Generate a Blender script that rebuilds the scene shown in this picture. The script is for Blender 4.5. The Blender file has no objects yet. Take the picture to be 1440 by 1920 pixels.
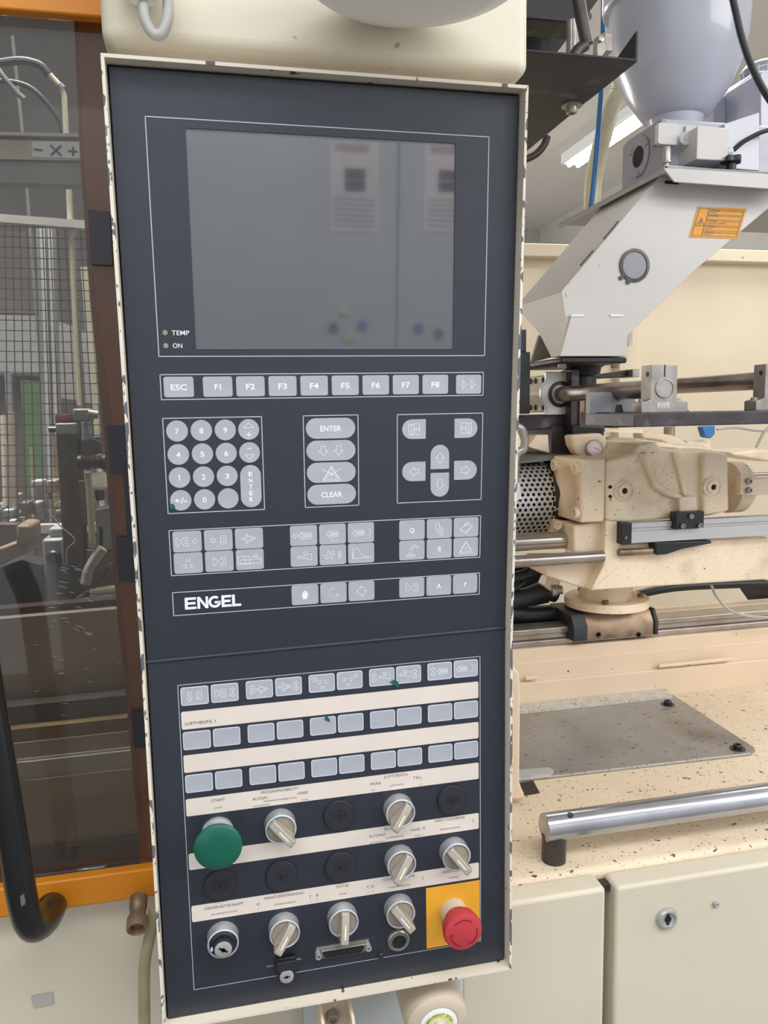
import bpy, bmesh, math, random
from mathutils import Vector, Matrix
random.seed(7)
SC = bpy.context.scene
COL = SC.collection
# ---------------------------------------------------------------- camera (metres; X along the machine, Y away, Z up)
F = 1466.6                                   # focal length for a 1440 x 1920 frame
CAM = Vector((0.0, -0.7139, 1.6))
AX = Vector((0.9760202668, -0.2169423246, -0.0179015787))
AD = Vector((-0.0450677589, -0.1209315591, -0.9916372599))
AF = Vector((0.2129632264, 0.9686648470, -0.1278087569))
cd = bpy.data.cameras.new('camera'); cam = bpy.data.objects.new('camera', cd); COL.objects.link(cam)
cam.matrix_world = Matrix(((AX.x, -AD.x, -AF.x, CAM.x), (AX.y, -AD.y, -AF.y, CAM.y), (AX.z, -AD.z, -AF.z, CAM.z), (0, 0, 0, 1)))
cd.sensor_fit = 'AUTO'; cd.sensor_width = 36; cd.lens = F / 1920 * 36; cd.clip_start = .02; cd.clip_end = 60
SC.camera = cam
# ---------------------------------------------------------------- light
wd = bpy.data.worlds.new('world'); SC.world = wd; wd.use_nodes = True
wd.node_tree.nodes['Background'].inputs[0].default_value = (.90, .94, 1, 1)
wd.node_tree.nodes['Background'].inputs[1].default_value = 1.15
def area(name, loc, tgt, sx, sy, power, col=(1, 1, 1)):
    l = bpy.data.lights.new(name, 'AREA'); l.shape = 'RECTANGLE'; l.size = sx; l.size_y = sy; l.energy = power; l.color = col
    o = bpy.data.objects.new(name, l); COL.objects.link(o); o.location = loc
    o.rotation_euler = (Vector(tgt) - Vector(loc)).to_track_quat('-Z', 'Y').to_euler(); return o
area('daylight_skylight', (2.6, -1.2, 3.1), (0.9, .6, 1.1), 2.2, 1.6, 80, (1, .97, .93))
area('aisle_fill', (-.2, -1.1, 3.1), (-.2, -1.3, 0), 2.6, .5, 40, (.92, .96, 1))  # unseen fill light added to lift the lockers and the aisle
area('daylight_rear_skylight', (1.6, 1.4, 3.15), (1.3, 1.1, 0), 1.8, 1.2, 44, (1, .98, .95))
area('clamp_area_fill', (-.7, 1.3, 3.1), (-.6, 1.5, 1.0), 1.2, 1.4, 75, (.95, .98, 1)).data.spread = math.radians(62)  # added fill with a narrow beam, brightens the interior behind the guard door
area('locker_fill', (.5, -1.45, 3.1), (.6, -2.3, 1.7), 2.6, .3, 38, (.95, .98, 1))  # extra light aimed at the lockers to strengthen their reflection in the screen
area('rear_ceiling_fill', (-.6, 6.0, 1.9), (.6, 1, 2.6), 3.0, 1.8, 190, (1, .97, .93))  # added fill out of view, no window there; brightens the ceiling and hall
SC.view_settings.view_transform = 'Standard'; SC.view_settings.look = 'None'; SC.view_settings.gamma = 1
SC.view_settings.use_curve_mapping = False; SC.view_settings.exposure = 0.0
# ---------------------------------------------------------------- helpers
def ray(x, y): return AX * ((x - 720) / F) + AD * ((y - 960) / F) + AF
def W(x, y, Y): d = ray(x, y); return CAM + d * ((Y - CAM.y) / d.y)
def WZ(x, y, Z): d = ray(x, y); return CAM + d * ((Z - CAM.z) / d.z)
def WX(x, y, X): d = ray(x, y); return CAM + d * ((X - CAM.x) / d.x)
def hx(s):
    s = s.lstrip('#'); c = [int(s[i:i + 2], 16) / 255 for i in (0, 2, 4)]
    return tuple((v / 12.92 if v <= .04045 else ((v + .055) / 1.055) ** 2.4) for v in c) + (1,)
MATS = {}
def mat(name, col, rough=.5, metal=0, var=.08, vs=6, chip=None, bump=0, bs=200, spec=.5, trans=0, emit=None, stain=None, coat=0, alpha=1):
    m = bpy.data.materials.new(name); m.use_nodes = True; nt = m.node_tree; N = nt.nodes; L = nt.links
    b = N['Principled BSDF']; c = hx(col)
    b.inputs['Roughness'].default_value = rough; b.inputs['Metallic'].default_value = metal
    b.inputs['Specular IOR Level'].default_value = spec; b.inputs['Transmission Weight'].default_value = trans
    b.inputs['Coat Weight'].default_value = coat; b.inputs['Alpha'].default_value = alpha
    tc = N.new('ShaderNodeTexCoord')
    def noise(scale, st=(1, 1, 1), det=3):
        mp = N.new('ShaderNodeMapping'); mp.inputs['Scale'].default_value = st; L.new(tc.outputs['Object'], mp.inputs[0])
        n = N.new('ShaderNodeTexNoise'); n.inputs['Scale'].default_value = scale; n.inputs['Detail'].default_value = det
        L.new(mp.outputs[0], n.inputs['Vector']); return n.outputs['Fac']
    def mixc(fac, a, bcol):
        x = N.new('ShaderNodeMix'); x.data_type = 'RGBA'; L.new(fac, x.inputs[0])
        if isinstance(a, tuple): x.inputs[6].default_value = a
        else: L.new(a, x.inputs[6])
        if isinstance(bcol, tuple): x.inputs[7].default_value = bcol
        else: L.new(bcol, x.inputs[7])
        return x.outputs[2]
    def thr(f, lo, hi):
        r = N.new('ShaderNodeMapRange'); r.inputs[1].default_value = lo; r.inputs[2].default_value = hi; L.new(f, r.inputs[0]); return r.outputs[0]
    d = tuple(max(0, v * (1 - var * 1.6)) for v in c[:3]) + (1,); u = tuple(min(1, v * (1 + var)) for v in c[:3]) + (1,)
    out = mixc(thr(noise(vs), .3, .7), d, u)
    if stain:                                            # (colour, scale, lo, hi, stretch)
        out = mixc(thr(noise(stain[1], stain[4] if len(stain) > 4 else (1, 1, 1), 5), stain[2], stain[3]), out, hx(stain[0]))
    for ch in ([chip] if chip and not isinstance(chip, list) else (chip or [])):
        out = mixc(thr(noise(ch[1], ch[3] if len(ch) > 3 else (1, 1, 1), 2), ch[2], ch[2] + .012), out, hx(ch[0]))
    L.new(out, b.inputs['Base Color'])
    if bump:
        bn = N.new('ShaderNodeBump'); bn.inputs['Strength'].default_value = bump; bn.inputs['Distance'].default_value = .001
        L.new(noise(bs), bn.inputs['Height']); L.new(bn.outputs[0], b.inputs['Normal'])
    if emit: b.inputs['Emission Color'].default_value = hx(emit[0]); b.inputs['Emission Strength'].default_value = emit[1]
    MATS[name] = m; return m
def glass_mat(name, tint, haze, gloss=.06, hazecol='#8a8784', rough=.03):
    m = bpy.data.materials.new(name); m.use_nodes = True; nt = m.node_tree; N = nt.nodes; L = nt.links
    N.remove(N['Principled BSDF']); o = N['Material Output']
    t = N.new('ShaderNodeBsdfTransparent'); t.inputs[0].default_value = hx(tint)
    g = N.new('ShaderNodeBsdfGlossy'); g.inputs[1].default_value = rough
    d = N.new('ShaderNodeBsdfDiffuse'); d.inputs[0].default_value = hx(hazecol)
    a = N.new('ShaderNodeMixShader'); a.inputs[0].default_value = haze; L.new(t.outputs[0], a.inputs[1]); L.new(d.outputs[0], a.inputs[2])
    fr = N.new('ShaderNodeFresnel'); fr.inputs[0].default_value = 1.45
    b = N.new('ShaderNodeMixShader'); L.new(fr.outputs[0], b.inputs[0]); L.new(a.outputs[0], b.inputs[1]); L.new(g.outputs[0], b.inputs[2])
    L.new(b.outputs[0], o.inputs[0]); MATS[name] = m; return m

class G:
    """collects faces; build() links them as one mesh object"""
    def __init__(s): s.v = []; s.f = []; s.sm = []
    def add(s, vs, fs, smooth=False, M=None):
        b = len(s.v)
        s.v += [tuple(M @ Vector(p)) if M else tuple(p) for p in vs]
        s.f += [tuple(i + b for i in f) for f in fs]; s.sm += [smooth] * len(fs); return s
    def box(s, x0, x1, y0, y1, z0, z1, M=None):
        x0, x1 = min(x0, x1), max(x0, x1); y0, y1 = min(y0, y1), max(y0, y1); z0, z1 = min(z0, z1), max(z0, z1)
        return s.add([(x0, y0, z0), (x1, y0, z0), (x1, y1, z0), (x0, y1, z0), (x0, y0, z1), (x1, y0, z1), (x1, y1, z1), (x0, y1, z1)],
                     [(0, 3, 2, 1), (4, 5, 6, 7), (0, 1, 5, 4), (1, 2, 6, 5), (2, 3, 7, 6), (3, 0, 4, 7)], M=M)
    def prism(s, a, b, M=None, smooth=False):
        """two matching 3-D outlines joined into a closed solid"""
        n = len(a); vs = [tuple(p) for p in a] + [tuple(p) for p in b]
        fs = [tuple(range(n)), tuple(range(2 * n - 1, n - 1, -1))] + [(i, i + n, (i + 1) % n + n, (i + 1) % n) for i in range(n)]
        return s.add(vs, fs, smooth, M)
    def plate(s, poly, z0, z1, M=None): return s.prism([(x, y, z0) for x, y in poly], [(x, y, z1) for x, y in poly], M)
    def lathe(s, prof, o=(0, 0, 0), ax=(0, 0, 1), n=28, M=None, cap=True):
        ax = Vector(ax).normalized(); o = Vector(o); e = ax.orthogonal().normalized(); g = ax.cross(e)
        vs = []; k = len(prof)
        for i in range(n):
            a = 2 * math.pi * i / n; dd = e * math.cos(a) + g * math.sin(a)
            vs += [tuple(o + dd * r + ax * h) for r, h in prof]
        fs = [(i * k + j, ((i + 1) % n) * k + j, ((i + 1) % n) * k + j + 1, i * k + j + 1) for i in range(n) for j in range(k - 1)]
        s.add(vs, fs, True, M)
        if cap:
            for j in (0, k - 1):
                if prof[j][0] > 1e-6: s.add([vs[i * k + j] for i in range(n)], [tuple(range(n))], False, M)
        return s
    def cyl(s, p, q, r, r2=None, n=20, M=None):
        p = Vector(p); q = Vector(q); return s.lathe([(r, 0), (r if r2 is None else r2, (q - p).length)], p, q - p, n, M)
    def tube(s, pts, r, n=10, M=None, ribs=None, sub=6):
        P = [Vector(p) for p in pts]
        if sub > 1 and len(P) > 2:                        # Catmull-Rom
            Q = []; E = [P[0] * 2 - P[1]] + P + [P[-1] * 2 - P[-2]]
            for i in range(1, len(E) - 2):
                for j in range(sub):
                    t = j / sub; a, b, c, d = E[i - 1:i + 3]
                    Q.append(.5 * ((2 * b) + (c - a) * t + (2 * a - 5 * b + 4 * c - d) * t * t + (3 * b - a - 3 * c + d) * t ** 3))
            P = Q + [P[-1]]
        if ribs:
            Q = []; 
            for i in range(len(P) - 1):
                m = max(2, int((P[i + 1] - P[i]).length / ribs)); Q += [P[i].lerp(P[i + 1], j / m) for j in range(m)]
            P = Q + [P[-1]]
        vs = []; up = (P[1] - P[0]).orthogonal().normalized()
        for i, p in enumerate(P):
            t = (P[min(i + 1, len(P) - 1)] - P[max(i - 1, 0)]).normalized(); up = (up - t * up.dot(t)).normalized(); w = t.cross(up)
            rr = (r(i / (len(P) - 1)) if callable(r) else r) * (1.0 if not ribs else (1.03 if i % 2 else .97))
            vs += [tuple(p + (up * math.cos(2 * math.pi * k / n) + w * math.sin(2 * math.pi * k / n)) * rr) for k in range(n)]
        m = len(P)
        s.add(vs, [(i * n + k, i * n + (k + 1) % n, (i + 1) * n + (k + 1) % n, (i + 1) * n + k) for i in range(m - 1) for k in range(n)], True, M)
        s.add(vs[:n], [tuple(range(n))], False, M); s.add(vs[-n:], [tuple(range(n))], False, M); return s
    def ribbon(s, pts, w, z=.0, closed=False, M=None, h=.08):
        P = list(pts) + ([pts[0]] if closed else [])
        for (x0, y0), (x1, y1) in zip(P, P[1:]):
            d = math.hypot(x1 - x0, y1 - y0) or 1e-9; a, b = (x1 - x0) / d * w / 2, (y1 - y0) / d * w / 2
            q = [(x0 - a + b, y0 - b - a), (x1 + a + b, y1 + b - a), (x1 + a - b, y1 + b + a), (x0 - a - b, y0 - b + a)]
            s.add([(x, y, z + h) for x, y in q], [(0, 1, 2, 3)], M=M)
        return s
    def text(s, t, x0, x1, y, h, z=.1, bold=0, M=None, th=0):
        if t == '1':                                      # drawn: the font's figure is a bare bar
            w = h * (.16 + bold * 2); xm = (x0 + x1) / 2
            s.add([(xm - w / 2, y, z), (xm + w / 2, y, z), (xm + w / 2, y + h, z), (xm - w / 2, y + h, z), (xm - w / 2, y + h * .8, z), (xm - w * 1.6, y + h * .7, z), (xm - w * 1.6, y + h * .84, z)], [(0, 1, 2, 3), (4, 3, 6, 5)], M=M); return s
        """lettering fitted between x0 and x1 with cap height h, baseline y"""
        c = bpy.data.curves.new('t', 'FONT'); c.body = t; c.offset = bold; c.resolution_u = 3
        o = bpy.data.objects.new('t', c); m = bpy.data.meshes.new_from_object(o)
        V = [v.co for v in m.vertices]
        if V:
            a, b = min(v.x for v in V), max(v.x for v in V); k = (x1 - x0) / (b - a); q = h / .73
            s.add([(x0 + (v.x - a) * k, y + v.y * q, z) for v in V], [tuple(p.vertices) for p in m.polygons], M=M)
        bpy.data.objects.remove(o); bpy.data.curves.remove(c); bpy.data.meshes.remove(m); return s
    def mesh(s, name, ang=35):
        m = bpy.data.meshes.new(name); m.from_pydata(s.v, [], s.f)
        bm = bmesh.new(); bm.from_mesh(m); bmesh.ops.remove_doubles(bm, verts=bm.verts, dist=1e-6)
        bmesh.ops.recalc_face_normals(bm, faces=bm.faces); bm.to_mesh(m); bm.free()
        m.polygons.foreach_set('use_smooth', [True] * len(m.polygons)); m.set_sharp_from_angle(angle=math.radians(ang)); return m
    def build(s, name, m, parent=None, frame=None, bevel=0, seg=2, label=None, flat=False, kind=None):
        me = s.mesh(name); me.materials.append(MATS[m] if isinstance(m, str) else m)
        o = bpy.data.objects.new(name, me); COL.objects.link(o); o['_r'] = 1
        if parent: o.parent = parent
        if frame is not None: o.matrix_basis = frame
        if bevel:
            md = o.modifiers.new('bevel', 'BEVEL'); md.width = bevel; md.segments = seg; md.limit_method = 'ANGLE'; md.angle_limit = math.radians(40); md.harden_normals = False
        if label: o['label'] = label
        if kind: o['kind'] = kind
        return o
def thing(name, label, cat, group=None):
    o = bpy.data.objects.new(name, None); COL.objects.link(o); o['label'] = label; o['category'] = cat; o.empty_display_size = .05
    if group: o['group'] = group
    return o
def tag(o, label, cat, group=None):
    o['label'] = label; o['category'] = cat
    if group: o['group'] = group
    return o
def struct(o): o['kind'] = 'structure'; return o
def copy_to(o, frame, parent):                            # same mesh, new place
    c = o.copy(); COL.objects.link(c); c.parent = parent; c.matrix_basis = frame; return c
T = Matrix.Translation
def py(g, pts, Y0, Y1):                                   # outline seen at depth Y0, extruded straight back to Y1
    a = [W(x, y, Y0) for x, y in pts]; return g.prism(a, [(p.x, Y1, p.z) for p in a])
def bp(g, x0, y0, x1, y1, Y0, Y1):                        # box whose front face spans two picture points at depth Y0
    a = W(x0, (y0 + y1) / 2, Y0); b = W(x1, (y0 + y1) / 2, Y0); c = W((x0 + x1) / 2, y0, Y0); d = W((x0 + x1) / 2, y1, Y0)
    return g.box(a.x, b.x, Y0, Y1, d.z, c.z)
def foot(g, x, y, Y, w, d):                               # carries an upright on down to the floor
    p = W(x, y, Y); g.box(p.x - w / 2, p.x + w / 2, Y, Y + d, 0, p.z + .002)
def bolt(parent, p, ax, r, h, m='steel', name='bolt', sock=True):
    g = G(); g.lathe([(r, 0), (r, h * .85), (r * .88, h), (r * .55, h), (r * .5, h * .55), (0, h * .5)] if sock else [(r, 0), (r, h * .8), (r * .8, h), (0, h)], p, ax, 12)
    return g.build(name, m, parent)
# ---------------------------------------------------------------- materials
mat('cream', '#d0c7b3', .45, var=.04, chip=[('#6b655c', 150, .765), ('#a0988a', 60, .77)], vs=3)
mat('cream_rim', '#e2d7c4', .45, var=.04, vs=8, chip=[('#5d5853', 60, .70), ('#77716c', 160, .74)])
mat('rim_worn', '#ddd6c6', .45, var=.05, chip=[('#5d6068', 190, .545, (1, 1, .35)), ('#6f7074', 420, .66, (1, 1, .5))])
mat('rim_top', '#ddd2c2', .45, var=.05, chip=[('#585254', 45, .64, (1, .3, .3))])
mat('bench', '#ddcbb1', .5, var=.05, vs=4, chip=[('#5d4a3a', 90, .70, (1, 1, 1)), ('#6d5a46', 150, .70, (.5, 1, 1)), ('#5a4838', 300, .68), ('#4a3a2c', 70, .74, (.5, 1, 1))], stain=('#c9a27c', 5, .60, .8))
mat('bench_side', '#dcc6ac', .5, var=.05, vs=5, chip=[('#6d5340', 55, .735)])
mat('casting', '#ecdabf', .42, var=.07, vs=9, chip=[('#5a4538', 75, .735, (1, 1, .7)), ('#6d5644', 170, .73), ('#8a7058', 320, .70)], stain=('#8d6f50', 8, .56, .95), bump=.5, bs=110)
mat('guard_cream', '#eadbc0', .5, var=.04, vs=3, chip=('#a89474', 30, .76))
mat('ral_white', '#c8c5c3', .45, var=.03, vs=6, chip=[('#6c6865', 70, .77), ('#8a8784', 30, .78)])
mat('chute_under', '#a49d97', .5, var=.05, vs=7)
mat('hopper_blue', '#abaebb', .3, var=.03, vs=4, coat=.3)
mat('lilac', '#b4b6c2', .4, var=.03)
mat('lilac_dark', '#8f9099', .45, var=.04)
mat('panel_dark', '#242934', .40, var=.05, vs=4, chip=('#9aa0ac', 170, .80), spec=.62)
mat('panel_seam', '#555864', .45, var=.05)
mat('gap_black', '#0c0c0f', .8)
mat('screen', '#4a4b50', .05, var=.04, vs=3, chip=('#8d8f98', 260, .80), spec=1, coat=1)
MATS['screen'].node_tree.nodes['Principled BSDF'].inputs['Coat Roughness'].default_value = .03; MATS['screen'].node_tree.nodes['Principled BSDF'].inputs['Coat IOR'].default_value = 1.5
mat('screen_edge', '#74767e', .4)
mat('key', '#a6a9b2', .42, var=.05, vs=35, chip=('#6f7480', 60, .76))
mat('key_white', '#c6cad2', .45, var=.02)
mat('print_white', '#e8eaf0', .5, var=0)
mat('print_line', '#b4bac6', .5, var=.03)
mat('strip', '#dacec4', .5, var=.03, vs=14)
mat('print_dark', '#5c5a5e', .6, var=0)
mat('satin_chrome', '#b6b6b6', .33, .45, var=.10, vs=50)
mat('chrome_ring', '#cdd3e2', .28, .55, var=.03)
mat('knob_clear', '#a0988b', .22, var=.06, vs=60, coat=.4)
mat('knob_disc', '#978c7a', .35, var=.12, vs=80)
mat('rubber', '#24262d', .55, var=.08, vs=60)
mat('black_plastic', '#1c1d22', .4, var=.06)
mat('black_gloss', '#0f1115', .28, var=.05, chip=('#5d635f', 110, .72, (1, 1, .3)), coat=.1)
mat('green', '#055a47', .35, var=.04, vs=20, coat=.15)
mat('red', '#b8383f', .4, var=.05, vs=20)
mat('red_dark', '#86222c', .5)
mat('yellow', '#e2a32c', .5, var=.04, vs=20)
mat('cream_plastic', '#c6b7a3', .45, var=.04)
mat('steel', '#a39e98', .32, .6, var=.15, vs=40)
mat('steel_dark', '#4f4b4a', .4, .6, var=.2, vs=30)
mat('shaft', '#9a8e86', .25, .7, var=.2, vs=20, stain=('#5a4a40', 12, .5, .8, (.3, 1, 1)))
mat('rod', '#a59c95', .22, .65, var=.15, vs=20)
mat('bar_chrome', '#bcbdc3', .2, .8, var=.12, vs=12, stain=('#4a4642', 9, .60, .8, (.3, 1, 1)))
mat('black_steel', '#191b20', .5, .1, var=.15, vs=25, stain=('#5d5560', 30, .6, .8))
mat('blued', '#4b464a', .38, .6, var=.15, vs=25, stain=('#7a7276', 45, .60, .85))
mat('rust_steel', '#7d6654', .45, .6, var=.15, vs=20, stain=('#a9937c', 18, .45, .7))
mat('alu', '#c6c4c1', .35, .3, var=.05, vs=20)
mat('alu_white', '#c3c4c6', .4, .35, var=.04, vs=12)
mat('bench_plate', '#9e9e9b', .36, .45, var=.10, vs=10, chip=[('#4a423c', 170, .68, (.5, 1, 1))], stain=('#6e5e58', 5, .56, .8))
mat('zinc', '#cfcdc8', .4, .5, var=.08, vs=60, chip=('#8a8680', 260, .64, (1, .4, 1)))
mat('perf', '#c9c7c4', .35, .6, var=.05)
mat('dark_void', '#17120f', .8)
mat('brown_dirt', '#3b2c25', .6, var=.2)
mat('gray_tint', '#8d8e90', .6, var=.04)
mat('hose_cream', '#ddd3ae', .3, var=.06, vs=40, coat=.3)
mat('hose_rib', '#b0a583', .4)
mat('blue', '#2273b5', .4)
mat('tape_blue', '#3a76b8', .5)
mat('cable', '#20242c', .45)
mat('cable_gray', '#aba9a4', .5, var=.06, vs=30)
mat('hose_olive', '#9c9274', .35, var=.1, vs=30)
mat('orange', '#d0800f', .5, var=.05, vs=10)
mat('orange_dim', '#f29a3c', .5, var=.06, vs=10)
mat('sticker', '#e09a22', .5, var=.03, vs=20)
mat('sticker_edge', '#e0a080', .5)
mat('pale_panel', '#bcc1c0', .5, var=.03, vs=5)
mat('glow_yellow', '#d8dc8a', .5, var=.02)
mat('ceiling_paint', '#dcd8d2', .8, var=.02)
mat('wall_paint', '#c0c0be', .8, var=.03)
mat('floor_paint', '#7a7670', .6, var=.06)
mat('locker', '#c4c8cc', .4, var=.03)
mat('paper', '#e9dfdf', .6)
mat('heading_rose', '#b99aa0', .6)
mat('print_grey', '#a8a4a8', .6)
mat('photo_dark', '#4a3c44', .5)
mat('lamp_white', '#eceff2', .35, var=.02)
mat('tube_light', '#fff6e0', .5, var=0, emit=('#fff1d8', 9))
mat('steel_gray', '#7e8284', .5, .3, var=.1, vs=15)
mat('tray', '#a3968c', .5, .3, var=.1, vs=8, stain=('#6a5b4d', 5, .5, .8))
mat('tray_yellow', '#7d6a45', .5, var=.15, vs=25)
mat('tray_light', '#b4b2ae', .45, .2, var=.06, vs=10)
mat('tray_dark', '#564d48', .55, .2, var=.1, vs=8)
mat('machine_green', '#4a6a42', .5)
mat('pvc', '#bcbaa8', .45, var=.06, vs=20)
mat('beige_dim', '#806c58', .5, var=.1, vs=15)
mat('maroon', '#6a2c2c', .5)
mat('blue_ink', '#3a4a94', .6)
glass_mat('plexi', '#d2cfca', .075)
glass_mat('clear_dome', '#dfe6ea', .25, hazecol='#e8eef2')
# ---------------------------------------------------------------- room
def slab(name, x0, x1, y0, y1, z0, z1, m):
    return struct(G().box(x0, x1, y0, y1, z0, z1).build(name, m))
slab('floor', -4, 4.2, -4.2, 6.2, -.1, 0, 'floor_paint')
slab('ceiling', -4, 4.2, -2.6, 6.2, 3.2, 3.3, 'ceiling_paint')
slab('wall_back', -4, 4.2, 6.1, 6.2, 0, 3.2, 'wall_paint')
slab('wall_left', -4, -3.9, -2.6, 6.1, 0, 3.2, 'wall_paint')
slab('wall_right', 2.98, 3.08, -.4, 6.1, 0, 3.2, 'wall_paint')
# ================================================================ CONTROL CONSOLE (panel millimetres -> metres)
ZC = 1.3816; TL = math.radians(3.714); MM = Matrix.Scale(.001, 4)
FU = Matrix(((1, 0, 0, 0), (0, -math.sin(TL), -math.cos(TL), 0), (0, math.cos(TL), -math.sin(TL), ZC), (0, 0, 0, 1)))
FL = Matrix(((1, 0, 0, 0), (0, 0, -1, 0), (0, 1, 0, ZC), (0, 0, 0, 1)))
CON = thing('control_console', 'tall cream control console with dark membrane panels, screen, keys and switches', 'control panel')
def pu(u, v, n=0): return FU @ Vector((u / 1000, v / 1000, n / 1000))
def pl(u, v, n=0): return FL @ Vector((u / 1000, v / 1000, n / 1000))
# housing: a folded sheet metal tray following both panel slopes
def tray_ring(x0, x1, top, bot, n):
    return [pu(x0, top, n), pu(x1, top, n), pl(x1, 0, n), pl(x1, bot, n), pl(x0, bot, n), pl(x0, 0, n)]
g = G(); oF, iF = tray_ring(-68.6, 281.3, 496, -359.5, 12), tray_ring(-65.9, 278.9, 493.3, -357.4, 12)
oB, iB = tray_ring(-68.6, 281.3, 496, -359.5, -90), tray_ring(-65.9, 278.9, 493.3, -357.4, -4)
for k in range(6):
    j = (k + 1) % 6
    g.add([oB[k], oB[j], oF[j], oF[k]], [(0, 1, 2, 3)]); g.add([iF[k], iF[j], iB[j], iB[k]], [(0, 1, 2, 3)])
g.add(oB, [(0, 1, 2, 5), (5, 2, 3, 4)])
g.build('housing', 'cream_rim', CON)
def lip(a, b, name, m):
    q = []; 
    for k in (a, b): q += [oF[k], iF[k]]
    n = Vector((0, -.0006, 0)); P = [Vector(p) for p in q]
    G().prism([P[0] + n, P[2] + n, P[3] + n, P[1] + n], [P[0], P[2], P[3], P[1]]).build(name, m, CON)
lip(0, 1, 'rim_edge', 'rim_top'); lip(1, 2, 'rim_edge', 'rim_worn'); lip(2, 3, 'rim_edge', 'rim_worn')
lip(3, 4, 'rim_edge', 'rim_top'); lip(4, 5, 'rim_edge', 'rim_worn'); lip(5, 0, 'rim_edge', 'rim_worn')
G().plate([(-65.8, 0), (278.8, 0), (278.8, 493.2), (-65.8, 493.2)], -6, -3, MM).build('backing', 'gap_black', CON, FU)
G().plate([(-65.8, -357.3), (278.8, -357.3), (278.8, 0), (-65.8, 0)], -6, -3, MM).build('backing', 'gap_black', CON, FL)
UP = G()
SX0, SX1, SY0, SY1 = -8, 220.5, 274.4, 449.4
for q in ([(-64.2, -1.6), (277.3, 3.4), (277.3, SY0), (-64.2, SY0)], [(-64.2, SY1), (277.3, SY1), (277.3, 490.8), (-64.2, 490.8)],
          [(-64.2, SY0), (SX0, SY0), (SX0, SY1), (-64.2, SY1)], [(SX1, SY0), (277.3, SY0), (277.3, SY1), (SX1, SY1)]):
    UP.plate(q, -3, 0, MM)
UP.build('upper_panel', 'panel_dark', CON, FU)
LO = G().plate([(-64.2, -357), (277.3, -357), (277.3, 1), (-64.2, -3)], -3, 0, MM).build('lower_panel', 'panel_dark', CON, FL)
G().tube([(-65, -2.2, .2), (278, 2.8, .2)], 1.7, 8, MM, sub=1).build('seam_ridge', 'panel_dark', CON, FL)
# screen, recessed in a stepped window
scr = G().plate([(SX0, SY0), (SX1, SY0), (SX1, SY1), (SX0, SY1)], -3, -1.3, MM).build('screen', 'screen', CON, FU)
g = G()
for a, b, w in (((SX0 + 1, SY1 - .9), (SX1 - .5, SY1 - .9), 1.9), ((SX0 + .3, SY0), (SX0 + .3, SY1), .6), ((SX0, SY0 + .3), (SX1, SY0 + .3), .5), ((SX1 - .4, SY0), (SX1 - .4, SY1), .6)):
    g.ribbon([a, b], w, -1.25, M=MM)
g.build('bezel_step', 'screen_edge', scr)
# printed outlines
g = G(); LW = .75
def rect(x0, y0, x1, y1): return [(x0, y0), (x1, y0), (x1, y1), (x0, y1)]
for r in (rect(-38.9, 268.2, 250.8, 456.2), rect(-38.9, 232, 250, 253), rect(-38.8, 133, 45.1, 216.1), rect(81.8, 133.1, 131.4, 216),
          rect(167.9, 133.4, 250.2, 215.5), rect(-38.9, 76.6, 250.1, 117.7), rect(-39, 39.4, 250.2, 60.9)):
    g = G().ribbon(r, LW, 0, True, MM); g.build('printed_outline', 'print_line', CON, FU)
sh = lambda u, v: v + (u - 106) * (.0078 if v > -160 else .004)
def shp(L): return [(u, sh(u, v)) for u, v in L]
G().ribbon([(-38.9, -26.6), (251.8, -24.6), (251.7, -331), (-38.9, -331)], .6, 0, True, MM).build('printed_outline', 'print_line', CON, FL)
# keys
def rr(w, h, r, n=4, cx=0, cy=0):
    o = []
    for sx, sy, a0 in ((1, 1, 0), (-1, 1, 90), (-1, -1, 180), (1, -1, 270)):
        for i in range(n + 1):
            a = math.radians(a0 + 90 * i / n); o.append((cx + sx * (w / 2 - r) + r * math.cos(a), cy + sy * (h / 2 - r) + r * math.sin(a)))
    return o
def dome(w, h, side):                                     # key rounded at one end
    o = rr(w, h, .8, 3) if not side else []
    R = h / 2
    for i in range(13):
        a = math.radians(90 + 180 * i / 12); o.append((-w / 2 + R + R * math.cos(a), R * math.sin(a)))
    o += [(w / 2 - .6, -R), (w / 2, -R + .6), (w / 2, R - .6), (w / 2 - .6, R)]
    k = {'l': 0, 'd': 90, 'r': 180, 'u': 270}[side]; c, s_ = math.cos(math.radians(k)), math.sin(math.radians(k))
    return [(x * c - y * s_, x * s_ + y * c) for x, y in o]
KM = {}
def key(kind, poly, u, v, fr=FU, sym=None, m='print_white', border=False, kw='key'):
    fm = fr @ T((u / 1000, v / 1000, 0))
    if kind not in KM:
        g = G(); inner = [(x * .985, y * .98) for x, y in poly]
        g.prism([(x, y, 0) for x, y in poly], [(x, y, .45) for x, y in inner], MM)
        KM[kind] = g.build('key', 'key', CON, fm); o = KM[kind]
    else: o = copy_to(KM[kind], fm, CON)
    if border:
        if 'b' + kind not in KM:
            g = G(); P = rr(25, 17.4, 2.2); Q = rr(23.2, 15.6, 1.6); n = len(P)
            g.add([(x, y, .55) for x, y in P] + [(x, y, .55) for x, y in Q] + [(x, y, 0) for x, y in P],
                  [(i, (i + 1) % n, (i + 1) % n + n, i + n) for i in range(n)] + [(i, (i + 1) % n, (i + 1) % n + 2 * n, i + 2 * n) for i in range(n)], M=MM)
            KM['b' + kind] = g.build('key_border', 'key_white', o)
        else: copy_to(KM['b' + kind], Matrix.Identity(4), o)
    if sym: 
        g = G(); sym(g); 
        if g.v: g.build('symbol', m, o)
    return o
Z = .5
def S(*pls, w=.42, closed=()):                            # symbol drawn as line work
    def f(g):
        for i, p in enumerate(pls): g.ribbon(p, w, Z + i * .006, closed == 'all' or i in closed, MM)
    return f
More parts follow.
